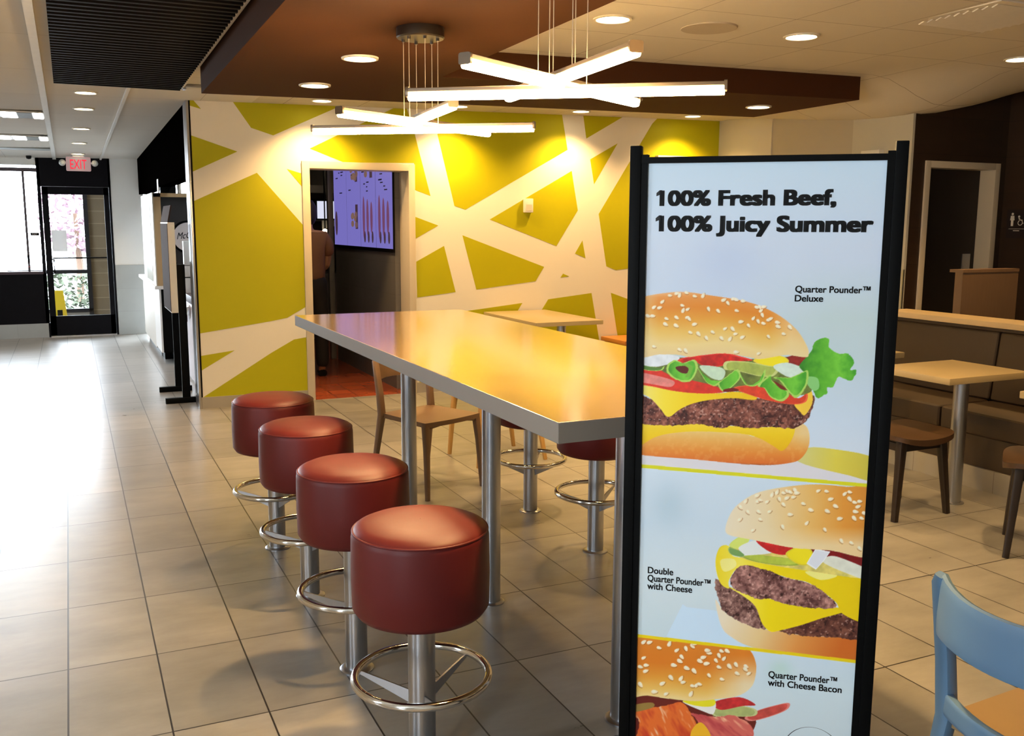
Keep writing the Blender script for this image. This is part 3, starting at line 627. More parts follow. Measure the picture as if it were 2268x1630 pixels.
def small_table(loc, sx, sy, label, m, px, py, h=.79):
    t = thing('cafe_table', label, 'table', loc, 0, 'small fixed tables')
    MB().box(-sx/2, sx/2, -sy/2, sy/2, h-.038, h).build('tabletop', m, t, bevel=.005)
    MB().lathe([(.042, .004), (.042, h-.04)], 28, (px, py, 0)).build('leg', M_steel, t)
    MB().lathe([(.06, 0), (.06, .006), (.044, .010)], 28, (px, py, 0)).build('floor_flange', M_steel, t)
    MB().box(px-.14, px+.14, py-.14, py+.14, h-.046, h-.038).build('mounting_plate', M_steel, t, smooth=False)
small_table((4.655, 3.905, 0), .65, .54, 'square pale table on a steel post in front of the brown booth', M_pale, .006, -.075)
small_table((4.655, 4.83, 0), .65, .56, 'booth table mostly hidden behind the poster stand, only its white corner showing', M_pale, 0, 0)
small_table((4.665, 2.94, 0), .65, .56, 'booth table cut by the right edge, only its pale corner showing', M_pale, .05, 0)
small_table((4.0, 7.97, 0), .68, 1.16, 'pale table against the yellow wall beyond the long table', M_pale, .06, -.30, h=.765)
bo = thing('booth_bench', 'long brown upholstered booth bench with blond wood cap', 'booth', (5.3, 0, 0))
yA, yB = -1.5, 5.25
B('plinth', M_basetile_y, -.265, .45, yA, yB, 0, .135, bo)
B('seat_base', M_uphol, -.25, .45, yA, yB, .137, .33, bo)
for a, b in ((3.02, 4.28), (4.29, 5.245), (1.75, 3.01)):
    MB().box(-.27, .20, a, b, .332, .475).build('seat_cushion', M_uphol, bo, bevel=.025, seg=3)
    MB().prism([(.18, a, .477), (.235, a, .93), (.33, a, .93), (.33, a, .477)], (0, b-a, 0)).build('back_cushion', M_uphol, bo, bevel=.02, seg=3)
B('back_panel', M_lightwood, .335, .44, yA, yB, .33, .955, bo)
B('top_cap', M_capwood, .19, .46, yA, yB+.02, .955, .995, bo, bevel=.006)
B('back_rail', M_uphol, .225, .335, yA, yB, .931, .954, bo)
pw = thing('partition', 'light wood partition behind the booth in front of the restroom door', 'partition', (6.35, 5.18, 0))
B('panel', M_lightwood, -.125, .50, 0, .07, 0, 1.262, pw); B('top_cap', M_lightwood, -.128, .503, -.004, .12, 1.262, 1.285, pw)
nb = thing('wall_bench', 'orange wooden bench along the foot of the yellow wall', 'bench', (5.72, 8.3, 0))
B('bench_seat', M_bench, -.72, .70, -.22, .26, .42, .462, nb, bevel=.006); B('bench_base', M_bench, -.68, .68, -.16, .25, 0, .42, nb)
# restroom sign on the right wall
rs = thing('restroom_sign', 'black restroom sign with white figures beside the dark door', 'sign', (7.60, 5.80, 1.64))
B('sign_plate', mat('sign_black', (.015, .009, .010), .4), -.008, 0, -.10, .10, -.125, .125, rs)
f = MB(); X = -.0095
def disc(mbx, y, z, r, n=14): mbx.prism([(X, y-r*math.cos(2*math.pi*i/n), z+r*math.sin(2*math.pi*i/n)) for i in range(n)], (.0015, 0, 0))
def poly(mbx, pts): mbx.prism([(X, -y, z) for y, z in pts], (.0015, 0, 0))
disc(f, .045, .085, .011); poly(f, [(-.062, .07), (-.028, .07), (-.024, .03), (-.033, .03), (-.034, -.02), (-.056, -.02), (-.057, .03), (-.066, .03)])
disc(f, -.02, .062, .010); poly(f, [(.014, .05), (.026, .05), (.030, .028), (.048, .026), (.056, .0), (.066, .002), (.066, .008), (.06, .008), (.053, .036), (.02, .036)])
arc = [(.034+.024*math.cos(a), .008+.024*math.sin(a)) for a in [math.radians(110+25*i) for i in range(11)]]; arc2 = [(.034+.018*math.cos(a), .008+.018*math.sin(a)) for a in [math.radians(110+25*i) for i in reversed(range(11))]]
for i in range(10): poly(f, [arc[i], arc[i+1], arc2[9-i], arc2[10-i]])
f.box(X, X+.0015, -.075, .075, -.046, -.043); f.box(X, X+.0015, -.03, .03, -.064, -.058)
f.build('pictogram', M_cream_ink, rs, smooth=False)
# small wall fittings
ws = thing('wall_sensor', 'small white box fixed to the yellow wall between white stripes', 'sensor', (4.145, WY-.001, 1.80))
MB().box(-.046, .046, -.045, 0, -.068, .068).build('sensor_case', M_white, ws, bevel=.006); B('sensor_window', M_cream, -.03, .03, -.047, -.044, -.05, .01, ws)
wb = MB().box(5.63, 6.06, WY-.06, WY-.001, 2.12, 2.335).build('wall_plaque', M_white, bevel=.004); tag(wb, 'white plaque on the yellow wall peeking over the poster top', 'plaque')
wb = MB().box(6.39, 6.449, 6.26, 6.47, 2.02, 2.268).build('wall_plaque', M_white, bevel=.004); tag(wb, 'white plaque on the greige wall peeking over the poster beside its right post', 'plaque')

# ------------------------------------------------------------------ exit sign
es = thing('exit_sign', 'lit red EXIT sign with two emergency lamps over the door', 'sign', (.186, 14.3, 0))
zt = 2.489
MB().box(-.155, .15, -.03, .03, 2.30, zt).build('housing', M_exitface, es, bevel=.018, seg=3)
B('ceiling_mount', M_whitelam, -.07, .07, -.03, .03, zt, 2.54, es)
text_mesh('lettering', 'EXIT', M_redtext, (-.105, -.031, 2.328), (.098, -.031, 2.328), (0, 0, 1), .125, es, bold=.006)
for s in (-1, 1):
    h = MB().lathe([(.001, -.05), (.040, -.05), (.043, -.04), (.040, 0), (.02, .03), (.001, .03)], 24, cap=False).build('emergency_lamp', mat('lamp_head_grey', (.62, .64, .60), .4), es); h.location = (s*.20, 0, 2.41); h.rotation_euler = (H90, 0, 0)
    MB().tube((s*.15, 0, 2.41), (s*.17, 0, 2.41), .012, 8).build('lamp_arm', M_whitelam, es)
cm = MB().lathe([(.001, -.03), (.028, -.022), (.034, 0), (.034, .02), (.001, .02)], 20, cap=False).build('camera_dome', M_black); cm.location = (-.42, 14.6, CZ(-.42, 14.6)-.018); tag(cm, 'small dark dome camera on the ceiling before the exit window', 'camera')

# ------------------------------------------------------------------ drink station in the alcove
hu = thing('condiment_cabinet', 'tall oak-framed cabinet with black panel in the alcove', 'cabinet', (.889, 11.5, .905))
B('stile', M_woodframe, 0, .078, 0, .30, 0, 1.04, hu); B('top_rail', M_woodframe, 0, .70, 0, .30, 1.0, 1.042, hu)
B('black_panel', mat('cabinet_black', (.010, .006, .006), .4), .078, .70, .10, .14, 0, 1.0, hu)
B('side_panel', M_creamlam, -.012, 0, -.004, 1.75, 0, 1.045, hu); B('glass_strip', mat('glass_strip', (.55, .55, .48), .15), -.016, -.012, .35, 1.25, .03, .93, hu)
B('cabinet_shell', M_creamlam, 0, .70, .302, 1.75, 0, 1.04, hu)
ds = thing('logo_disc', 'round white cafe logo disc with black rim on the black cabinet panel', 'sign', (1.255, 11.58, 1.455)); 
o = MB().lathe([(.001, -.01), (.185, -.01), (.19, 0), (.001, 0)], 48, cap=False).build('rim', M_blackmetal, ds); o.rotation_euler = (-H90, 0, 0); o.location = (0, .01, 0)
o = MB().lathe([(.165, -.002), (.165, .01), (.001, .01)], 48, cap=False).build('disc_face', mat('logo_white', (.62, .56, .55), .5), ds); o.rotation_euler = (H90, 0, 0)
text_mesh('lettering', 'McCafé', M_ink, (-.125, -.0105, -.025), (.125, -.0105, .0), (0, 0, 1), .075, ds, shear=.35, bold=-.005)
ct = thing('alcove_counter', 'cream counter with white ledge along the alcove', 'counter', (.86, 11.5, 0))
B('ledge', M_whitelam, 0, .75, .0, 2.75, .865, .905, ct, bevel=.004); B('body', M_creamlam, .05, .75, .80, 2.70, .10, .865, ct); B('kick', mat('grey_kick', (.3, .33, .36), .5), .10, .75, .80, 2.70, 0, .10, ct)
B('white_door', M_whitelam, .045, .065, .02, .79, .135, .865, ct); B('black_end', M_blackmetal, .066, .75, .02, .79, .135, .865, ct)
B('black_foot', M_blackmetal, .11, .20, .45, .75, 0, .135, ct)
bx = MB().box(0, .16, 0, .2, 0, .10).build('tray_box', M_blackmetal, bevel=.004); bx.location = (.99, 11.62, 1.948); tag(bx, 'small black box on top of the oak-framed cabinet', 'box')
bx = thing('cup_tube', 'pale upright tube with dark cap on top of the oak-framed cabinet', 'tube', (1.19, 11.66, 1.948)); MB().lathe([(.022, 0), (.022, .14)], 18).build('tube_body', M_creamlam, bx); MB().lathe([(.024, .14), (.024, .165)], 18).build('cap', M_blackmetal, bx)
bx = MB().box(0, .012, 0, .16, 0, .16).build('menu_card', M_whitelam, smooth=False); bx.location = (.96, 11.62, 1.948); tag(bx, 'thin white card standing beside the black box on the cabinet', 'card')
yb = thing('yellow_carton', 'yellow carton on the alcove counter behind the black stand', 'carton', (.985, 11.52, .906)); MB().box(0, .20, 0, .07, 0, .20).build('carton_body', M_whitelam, yb, smooth=False); B('yellow_band', M_wetfloor, -.002, .202, -.002, .072, .10, .22, yb)
# waste bin, dispenser, napkins
wbn = thing('waste_bin', 'tall white waste bin cabinet behind the black stand', 'bin', (1.075, 9.78, 0))
MB().box(0, .45, 0, .86, .03, .82).build('bin_body', mat('lilac_white_laminate', (.66, .62, .68), .4), wbn, bevel=.004); B('bin_plinth', M_whitelam, .02, .44, .02, .84, 0, .03, wbn)
B('bin_top', mat('dark_brown_tray', (.05, .022, .02), .5), -.015, .46, -.01, .87, .82, .90, wbn, bevel=.006); B('flap', mat('plum_flap', (.16, .07, .08), .5), -.006, 0, .55, .75, .60, .70, wbn)
nk = MB().add([(0, 0, .82), (-.03, .05, .80), (-.035, .2, .74), (-.045, .28, .66), (-.03, .42, .72), (-.02, .40, .80), (0, .25, .83), (-.012, .15, .70)], [(0, 1, 7), (1, 2, 7), (2, 3, 7), (3, 4, 7), (4, 5, 7), (5, 6, 7), (6, 0, 7)]).build('crumpled_napkin', M_whitelam, smooth=False); nk.location = (1.052, 9.95, -.03); tag(nk, 'crumpled white paper hanging from the waste bin mouth', 'paper')
sm = nk.modifiers.new('solid', 'SOLIDIFY'); sm.thickness = .004
dp = thing('cup_dispenser', 'white upright dispenser with black bands above the waste bin', 'dispenser', (1.10, 10.30, .902))
for k, (a, b) in enumerate(((0, .155), (.165, .28), (.285, .53))): MB().box(-.04, .04, -.04, .04, a, b).build('dispenser_box', M_whitelam, dp, bevel=.004)
for a, b in ((.155, .165), (.28, .285)): B('band', M_blackmetal, -.041, .041, -.041, .041, a, b, dp)
gd = MB().box(-.04, .05, -.05, .05, 0, .36).build('napkin_holder', mat('charcoal_plastic', (.06, .055, .06), .4), bevel=.006); gd.location = (1.20, 10.42, .902); tag(gd, 'charcoal napkin holder beside the white dispenser', 'dispenser')

# ------------------------------------------------------------------ poster stands
def stand_frame(t, w, top, lean=0.0, z_in0=.17, bar=.021):
    dz = lambda o: [setattr(v.co, 'y', v.co.y-lean*v.co.z) for v in o.data.vertices]
    for s in (-1, 1):
        x0 = s*w/2; x1 = x0-s*.026
        dz(MB().box(min(x0, x1), max(x0, x1), -.0, .03, .03, top).build('post', M_blackmetal, t, bevel=.002))
        x0 = x1; x1 = x0-s*.015
        dz(B('frame_stile', M_blackmetal, min(x0, x1), max(x0, x1), .004, .026, z_in0-.02, top-.02, t))
        foot = MB().box(s*w/2-.013-.022, s*w/2-.013+.022, -.24, .27, 0, .03).build('foot', M_blackmetal, t, bevel=.003)
    dz(B('top_rail', M_blackmetal, -w/2+.026, w/2-.026, .002, .028, top-.040, top-.026, t))
    dz(B('bottom_rail', M_blackmetal, -w/2+.026, w/2-.026, .002, .028, z_in0-.03, z_in0, t))
TH = -0.72068961; WD = .5952
ps = thing('poster_stand', 'tall black-framed burger poster stand in front of the table', 'sign stand', (1.4222, 1.7284, 0), TH)
stand_frame(ps, WD, 1.7945, .0156)

# artwork of the printed sheet: s across from the left post, z up; art units are those the print was digitised in
HM = np.array([688.4306, -75.7086, 1364.6272, -52.6198, -894.2111, 1888.7509, -0.113, -0.0667, 1.0]).reshape(3, 3)
NS, NZ = 420, 1180
S0, S1, Z0, Z1 = .0405, .5565, .17, 1.755
SS = 2
hs_, hz_ = (S1-S0)/(NS-1)/SS, (Z1-Z0)/(NZ-1)/SS
gs, gz = np.meshgrid(S0+(np.arange(NS*SS)-(SS-1)/2)*hs_, Z0+(np.arange(NZ*SS)-(SS-1)/2)*hz_)
den = HM[2, 0]*gs+HM[2, 1]*gz+1
PX = (HM[0, 0]*gs+HM[0, 1]*gz+HM[0, 2])/den; PY = (HM[1, 0]*gs+HM[1, 1]*gz+HM[1, 2])/den
ART_GAIN = 1.12
CV = np.zeros((NZ*SS, NS*SS, 3))
def vnoise(x, y, sc_, seed, octs=3):
    r = np.random.RandomState(seed); out = 0; amp = 1; tot = 0
    for k in range(octs):
        g = r.rand(128, 128); u = x/sc_*(2**k); v = y/sc_*(2**k); i = np.floor(u).astype(int); j = np.floor(v).astype(int); a = u-i; b = v-j
        a = a*a*(3-2*a); b = b*b*(3-2*b); G = lambda p, q: g[p % 128, q % 128]
        out = out + amp*((G(i, j)*(1-a)+G(i+1, j)*a)*(1-b)+(G(i, j+1)*(1-a)+G(i+1, j+1)*a)*b); tot += amp; amp *= .55
    return out/tot
def smooth_pts(p, n=5):
    p = np.array(p, float); N = len(p); out = []
    for i in range(N):
        a, b, c, d = p[i-1], p[i], p[(i+1) % N], p[(i+2) % N]
        for k in range(n):
            t = k/n; out.append(.5*(2*b+(c-a)*t+(2*a-5*b+4*c-d)*t*t+(3*b-a-3*c+d)*t**3))
    return np.array(out)
def mask(X, Y, pts, sm=True, wob=0, seed=1):
    p = smooth_pts(pts) if sm else np.array(pts, float)
    m = np.zeros(X.shape, bool)
    bb = (X >= p[:, 0].min()-wob) & (X <= p[:, 0].max()+wob) & (Y >= p[:, 1].min()-wob) & (Y <= p[:, 1].max()+wob)
    if not bb.any(): return m
    x = X[bb]; y = Y[bb]
    if wob: x, y = x+wob*(vnoise(x, y, 22, seed)-.5)*2, y+wob*(vnoise(x, y, 22, seed+9)-.5)*2
    ins = np.zeros(len(x), bool)
    for (x1, y1), (x2, y2) in zip(p, np.roll(p, -1, 0)):
        if y1 == y2: continue
        ins ^= ((y1 > y) != (y2 > y)) & (x < (x2-x1)*(y-y1)/(y2-y1)+x1)
    m[bb] = ins; return m
def ramp(t, stops):
    t = np.clip(t, 0, 1); xs = [s[0] for s in stops]
    return np.stack([np.interp(t, xs, [s[1][k] for s in stops]) for k in range(3)], -1)
def put(m, c, a=1.0):
    c = np.array(c, float) if not isinstance(c, np.ndarray) else c
    cc = c[m] if c.ndim == 3 else c
    aa = a[m][:, None] if isinstance(a, np.ndarray) else a
    CV[m] = CV[m]*(1-aa)+cc*aa
def shape(X, Y, pts, c, edge=None, sm=True, wob=0, var=0, seed=1, k=.88):
    m = mask(X, Y, pts, sm, wob, seed)
    c = np.array(c, float)
    if c.ndim == 1 and var and m.any():
        full = np.zeros(X.shape+(3,)); full[m] = c*(1+var*(vnoise(X[m], Y[m], 40, seed)-.5)*2)[:, None]; c = full
    if edge is not None:
        put(m, edge); p = np.array(pts, float); ctr = p.mean(0); m2 = mask(X, Y, (p-ctr)*k+ctr, sm, wob, seed); put(m & m2, c)
    else: put(m, c)
    return m
def seeds(X, Y, pts, s=19, base=(246, 226, 190), seed=3):
    r = random.Random(seed)
    for x, y in pts:
        a = r.uniform(-1.2, 1.2); e = s*r.uniform(.85, 1.1)
        dx = X-x; dy = Y-y; bb = (abs(dx) < 2*e) & (abs(dy) < 2*e)
        if not bb.any(): continue
        u = dx*math.cos(a)+dy*math.sin(a); v = -dx*math.sin(a)+dy*math.cos(a)
        w = .58*e*(1-.28*u/e)
        put(bb & ((((u-3)/e)**2+((v-5)/np.maximum(w, 1))**2) < 1.1), (150, 85, 25), .45)
        put(bb & (((u/e)**2+(v/np.maximum(w, 1))**2) < 1), base)
        put(bb & ((((u+3)/e*1.8)**2+((v+2)/np.maximum(w, 1)*1.8)**2) < 1), (255, 243, 218), .8)
def meat(X, Y, pts, lo, hi, seed):
    m = mask(X, Y, pts, True, 9, seed); x, y = X[m], Y[m]
    n1 = vnoise(x, y, 46, seed, 4); n2 = vnoise(x, y, 17, seed+5, 3); t = np.clip((n1*.6+n2*.6-.36)*2.0, 0, 1)[:, None]
    c = np.array(lo)*(1-t)+np.array(hi)*t
    k = np.clip((.33-vnoise(x, y, 24, seed+7, 3))*9, 0, .8)[:, None]; c = c*(1-k)+np.array((42, 16, 12))*k
    k = np.clip((vnoise(x, y, 13, seed+8, 2)-.70)*7, 0, .6)[:, None]; c = c*(1-k)+np.array((226, 184, 168))*k
    CV[m] = c
A, Bc = (PX-1360)/.3068, (PY-600)/.3068            # first panel units
C_, D = (PX-1360)/.3681, (PY-1030)/.3681           # second and third panel units
# ---- panel 1 background
t = (Bc+760)/2300
CV[:] = ramp(t, [(0, (203, 222, 238)), (.25, (208, 219, 236)), (.42, (204, 216, 234)), (.6, (198, 214, 222)), (.8, (208, 222, 238)), (1, (220, 226, 236))])
put(np.ones(PX.shape, bool), (196, 214, 210), np.clip((A-900)/900, 0, .7)*np.clip(1-abs(Bc-350)/420, 0, 1))
put(np.ones(PX.shape, bool), (188, 202, 232), .5*np.exp(-((A-800)/260)**2-((Bc+60)/200)**2))
shape(A, Bc, [(190, 1330), (1500, 1340), (1900, 1500), (1900, 1560), (190, 1415)], (226, 220, 224))
m = mask(A, Bc, [(1330, 1385), (1380, 1290), (1560, 1290), (1880, 1360), (1880, 1520), (1700, 1485)]); put(m, ramp((A-1350)/500, [(0, (214, 205, 120)), (.5, (226, 205, 60)), (1, (206, 185, 50))]), .9)
# bottom bun
bun = [(150, 1260), (280, 1205), (400, 1178), (600, 1160), (900, 1176), (1040, 1205), (1250, 1160), (1340, 1112), (1390, 1130), (1412, 1200), (1400, 1290), (1340, 1370), (1250, 1397), (1100, 1410), (900, 1400), (600, 1370), (150, 1328)]
m = mask(A, Bc, bun); b = ramp((Bc-1150-(A-200)*.03)/240, [(0, (238, 200, 120)), (.3, (236, 172, 84)), (.65, (230, 138, 52)), (.92, (222, 112, 42)), (1, (150, 70, 30))])
put(m, b); put(m, (240, 205, 150), np.clip((A-1280)/130, 0, .65)*np.clip((1300-Bc)/120, 0, 1)); put(m, (250, 205, 130), .16*np.clip((vnoise(A, Bc, 30, 4)-.55)*6, 0, 1))
# lower cheese, patty
shape(A, Bc, [(150, 1085), (400, 1110), (600, 1105), (850, 1125), (1100, 1135), (1270, 1112), (1306, 1150), (1275, 1240), (1215, 1306), (1150, 1272), (1040, 1212), (900, 1180), (600, 1165), (400, 1180), (280, 1212), (150, 1275)], ramp((Bc-1090)/200, [(0, (250, 216, 60)), (.5, (247, 204, 22)), (1, (240, 186, 14))]))
meat(A, Bc, [(150, 900), (330, 960), (460, 985), (640, 935), (880, 915), (1000, 920), (1200, 955), (1330, 960), (1420, 900), (1452, 930), (1435, 990), (1390, 1085), (1300, 1140), (1100, 1132), (980, 1145), (850, 1122), (780, 1142), (600, 1112), (400, 1122), (150, 1090)], (70, 30, 22), (172, 104, 84), 11)
# upper cheese
ch = ramp((A-200)/800, [(0, (252, 232, 120)), (.2, (255, 226, 60)), (.45, (250, 212, 24)), (1, (244, 196, 20))])
shape(A, Bc, [(150, 815), (300, 845), (430, 868), (600, 888), (760, 888), (880, 878), (1020, 908), (1010, 938), (880, 925), (750, 930), (640, 945), (540, 972), (462, 1012), (405, 1056), (370, 1052), (330, 1000), (250, 918), (150, 870)], ch)
shape(A, Bc, [(1300, 960), (1380, 900), (1425, 870), (1432, 960), (1380, 1046), (1345, 1025)], (250, 202, 62))
shape(A, Bc, [(150, 640), (500, 630), (1000, 640), (1400, 640), (1420, 880), (1100, 900), (700, 850), (400, 800), (150, 760)], (112, 122, 52), var=.3)
# tomatoes
shape(A, Bc, [(150, 712), (300, 712), (420, 765), (560, 795), (700, 828), (800, 868), (760, 886), (600, 890), (430, 872), (300, 845), (150, 808)], (224, 52, 34), var=.12)
shape(A, Bc, [(150, 735), (320, 765), (430, 802), (405, 842), (300, 828), (150, 795)], (236, 138, 128), var=.12, seed=5)
shape(A, Bc, [(860, 850), (1000, 830), (1120, 850), (1250, 890), (1330, 925), (1395, 890), (1386, 950), (1300, 970), (1150, 950), (1000, 908)], (222, 66, 36), (240, 100, 60), var=.12, k=.94)
# onions, sauces
shape(A, Bc, [(150, 610), (330, 602), (462, 622), (447, 660), (375, 682), (280, 697), (150, 668)], (232, 234, 236), var=.06)
shape(A, Bc, [(430, 690), (470, 640), (560, 622), (640, 612), (800, 598), (900, 618), (1000, 650), (860, 660), (780, 690), (720, 697), (640, 690), (560, 650), (510, 720), (450, 735)], (206, 34, 22), (236, 60, 40), var=.25, k=.9)
shape(A, Bc, [(1245, 628), (1390, 598), (1398, 640), (1320, 692), (1255, 668)], (140, 34, 24), var=.3)
shape(A, Bc, [(1005, 657), (1060, 625), (1200, 618), (1258, 645), (1245, 675), (1130, 700)], (250, 226, 28), (242, 212, 60))
shape(A, Bc, [(805, 658), (960, 660), (1120, 690), (1195, 702), (1150, 765), (1050, 765), (950, 742), (870, 722), (795, 716)], (172, 184, 84), (208, 212, 130), var=.12)
shape(A, Bc, [(615, 690), (760, 700), (802, 735), (772, 792), (690, 772)], (206, 226, 194), var=.06)
shape(A, Bc, [(1150, 690), (1260, 668), (1385, 725), (1285, 775), (1195, 738)], (216, 230, 214), var=.06)
# lettuce
gr = lambda x0, x1: ramp((A-x0)/(x1-x0)+.35*(vnoise(A, Bc, 45, 21)-.5), [(0, (52, 128, 30)), (.35, (92, 176, 44)), (.7, (120, 204, 60)), (1, (70, 160, 40))])
shape(A, Bc, [(1340, 690), (1420, 590), (1450, 520), (1500, 492), (1552, 497), (1556, 560), (1625, 600), (1692, 605), (1737, 665), (1708, 716), (1752, 722), (1735, 772), (1700, 797), (1620, 772), (1582, 842), (1540, 850), (1535, 892), (1470, 922), (1440, 872), (1380, 742)], gr(1350, 1740), wob=6)
put(mask(A, Bc, [(1400, 770), (1470, 780), (1480, 850), (1440, 870), (1395, 820)]), (140, 205, 120))
E1, E2 = (176, 214, 96), (150, 200, 70)
for pts, x0 in (([(378, 690), (430, 648), (500, 668), (575, 645), (602, 700), (560, 792), (500, 807), (430, 782), (383, 742)], 360), ([(598, 690), (640, 750), (700, 792), (775, 802), (722, 837), (660, 802), (608, 720)], 590), ([(765, 802), (830, 752), (890, 715), (912, 770), (862, 832), (790, 877), (748, 830)], 740), ([(890, 720), (940, 792), (970, 830), (1040, 802), (1090, 716), (1082, 782), (1030, 832), (958, 834), (916, 780)], 880), ([(1036, 832), (1130, 752), (1142, 802), (1262, 882), (1216, 947), (1130, 917), (1082, 850)], 1040), ([(1150, 772), (1280, 772), (1370, 730), (1404, 730), (1392, 832), (1320, 922), (1262, 882), (1200, 800)], 1150)):
    shape(A, Bc, pts, gr(x0-30, x0+230), E1, wob=4, k=.86)
shape(A, Bc, [(440, 700), (500, 690), (545, 705), (520, 745), (470, 735)], (96, 30, 18)); shape(A, Bc, [(470, 668), (560, 690), (545, 760), (510, 770), (535, 710)], (120, 180, 60))
shape(A, Bc, [(150, 672), (230, 690), (330, 705), (360, 690), (340, 722), (250, 725), (150, 700)], (90, 130, 50), E1)
shape(A, Bc, [(1150, 800), (1210, 830), (1250, 866), (1200, 855)], (120, 40, 20)); shape(A, Bc, [(790, 862), (860, 850), (900, 870), (800, 880)], (120, 25, 18))
# top bun
bun = [(130, 200), (215, 186), (330, 166), (500, 153), (700, 180), (900, 212), (1050, 254), (1200, 330), (1320, 430), (1390, 540), (1406, 600), (1385, 628), (1250, 612), (1150, 626), (1050, 641), (960, 626), (800, 600), (640, 611), (540, 626), (470, 612), (330, 606), (130, 602)]
m = mask(A, Bc, bun); v = (Bc-150-np.maximum(A-600, 0)**2*.00022)/470
c = ramp(v+.10*(vnoise(A, Bc, 260, 31)-.5), [(0, (240, 190, 140)), (.08, (232, 150, 70)), (.25, (228, 138, 38)), (.42, (232, 160, 56)), (.6, (238, 192, 96)), (.8, (242, 212, 142)), (1, (236, 206, 150))])
put(m, c); put(m, (244, 222, 178), np.clip((A-1120)/260, 0, .6)); put(m, (240, 214, 160), np.clip((320-A)/200, 0, .35))
seeds(A, Bc, [(285,265),(325,268),(490,252),(495,288),(528,280),(680,278),(750,292),(885,290),(240,328),(275,328),(375,348),(448,340),(525,338),(540,350),(368,388),(445,398),(578,388),(915,370),(970,398),(1005,345),(1040,368),(1078,382),(1115,358),(1130,348),(1180,375),(1185,405),(1270,410),(548,448),(607,458),(665,488),(710,445),(775,490),(800,420),(855,422),(835,495),(875,458),(925,482),(1115,478),(1225,458),(470,572),(515,580),(880,590),(1043,600),(285,550),(345,225),(580,185),(640,180),(790,212),(820,235),(860,205),(880,210),(930,220),(1050,265),(1080,262),(1060,290),(1070,322),(400,180),(450,165),(470,178),(520,160),(1030,265)], 19)
# ---- panel 2
low = PY > 1035+(PX-1424)*.0858
put(low, ramp((D-20)/1100, [(0, (212, 226, 240)), (.3, (204, 220, 234)), (.6, (214, 226, 232)), (1, (200, 218, 226))]))
put(low, (176, 200, 214), .55*np.exp(-((C_-330)/110)**2-((D-250)/130)**2)); put(low, (196, 214, 206), .5*np.exp(-((C_-1480)/160)**2-((D-240)/200)**2))
shape(C_, D, [(310, 1045), (410, 848), (435, 865), (640, 890), (760, 960), (840, 1125)], (206, 228, 248), sm=False)
bb2 = [(608, 820), (660, 890), (760, 952), (900, 998), (1000, 1005), (1100, 1030), (1300, 1045), (1560, 1060), (1560, 1215), (1200, 1165), (850, 1112), (700, 1042), (640, 970)]
put(mask(C_, D, bb2), ramp((C_-620)/800+(D-1000)/1600, [(0, (240, 224, 196)), (.35, (234, 200, 140)), (.65, (226, 150, 74)), (1, (206, 106, 36))]))
meat(C_, D, [(606, 690), (690, 745), (800, 800), (870, 860), (900, 950), (905, 1002), (760, 955), (660, 888), (620, 800)], (72, 40, 36), (196, 150, 136), 41)
meat(C_, D, [(985, 1005), (1130, 965), (1370, 895), (1485, 955), (1560, 970), (1560, 1066), (1300, 1047), (1100, 1032)], (66, 30, 24), (130, 80, 62), 43)
ych = ramp((C_-620)/900, [(0, (240, 214, 40)), (.15, (250, 232, 90)), (.35, (246, 218, 14)), (1, (238, 202, 8))])
shape(C_, D, [(690, 742), (850, 800), (930, 812), (1050, 848), (1200, 868), (1330, 865), (1385, 892), (1250, 932), (1130, 972), (1000, 1005), (940, 1012), (890, 962), (850, 862), (780, 800)], ych)
shape(C_, D, [(612, 560), (640, 498), (690, 496), (710, 552), (790, 570), (1000, 610), (1200, 635), (1380, 655), (1560, 700), (1560, 965), (1485, 957), (1370, 900), (1330, 830), (1180, 722), (1060, 692), (930, 652), (760, 622), (690, 702), (690, 752), (640, 722), (612, 640)], ych)
put(mask(C_, D, [(1150, 650), (1300, 655), (1340, 680), (1240, 700)]), (255, 250, 190), .7); put(mask(C_, D, [(640, 580), (720, 575), (730, 620), (660, 650)]), (252, 246, 190), .6)
meat(C_, D, [(698, 690), (760, 618), (850, 622), (950, 650), (1060, 692), (1180, 722), (1330, 832), (1318, 872), (1200, 870), (1050, 850), (930, 815), (850, 808), (720, 755)], (84, 46, 42), (196, 142, 130), 47)
shape(C_, D, [(700, 500), (900, 500), (1200, 540), (1560, 560), (1560, 690), (1200, 650), (800, 580)], (224, 206, 110), var=.15)
shape(C_, D, [(690, 500), (790, 535), (900, 552), (1100, 578), (1115, 610), (1000, 612), (850, 590), (770, 560)], (184, 196, 70), (150, 170, 60), var=.1); shape(C_, D, [(690, 505), (780, 535), (775, 562), (700, 545)], (120, 160, 90), (170, 190, 110))
shape(C_, D, [(690, 492), (750, 442), (815, 455), (755, 512)], (216, 226, 112))
shape(C_, D, [(750, 502), (860, 463), (955, 532), (800, 552), (780, 545)], (232, 234, 230)); shape(C_, D, [(855, 460), (1000, 480), (1085, 500), (1065, 540), (1000, 548), (920, 522)], (206, 36, 34), var=.2)
shape(C_, D, [(1090, 500), (1560, 520), (1560, 660), (1420, 592), (1300, 562), (1180, 560)], (126, 18, 18), var=.2)
shape(C_, D, [(1255, 590), (1310, 555), (1420, 588), (1560, 655), (1560, 712), (1380, 652)], (228, 226, 208), var=.05)
shape(C_, D, [(1032, 547), (1080, 508), (1140, 496), (1195, 530), (1182, 602), (1110, 608)], (246, 224, 30), (226, 206, 50)); shape(C_, D, [(1158, 602), (1212, 512), (1302, 530), (1262, 587), (1215, 638)], (226, 226, 232), (244, 244, 246), sm=False)
tb2 = [(668, 400), (690, 318), (740, 248), (850, 178), (1000, 143), (1200, 123), (1400, 138), (1580, 165), (1580, 545), (1300, 522), (1080, 507), (900, 472), (800, 452), (700, 432)]
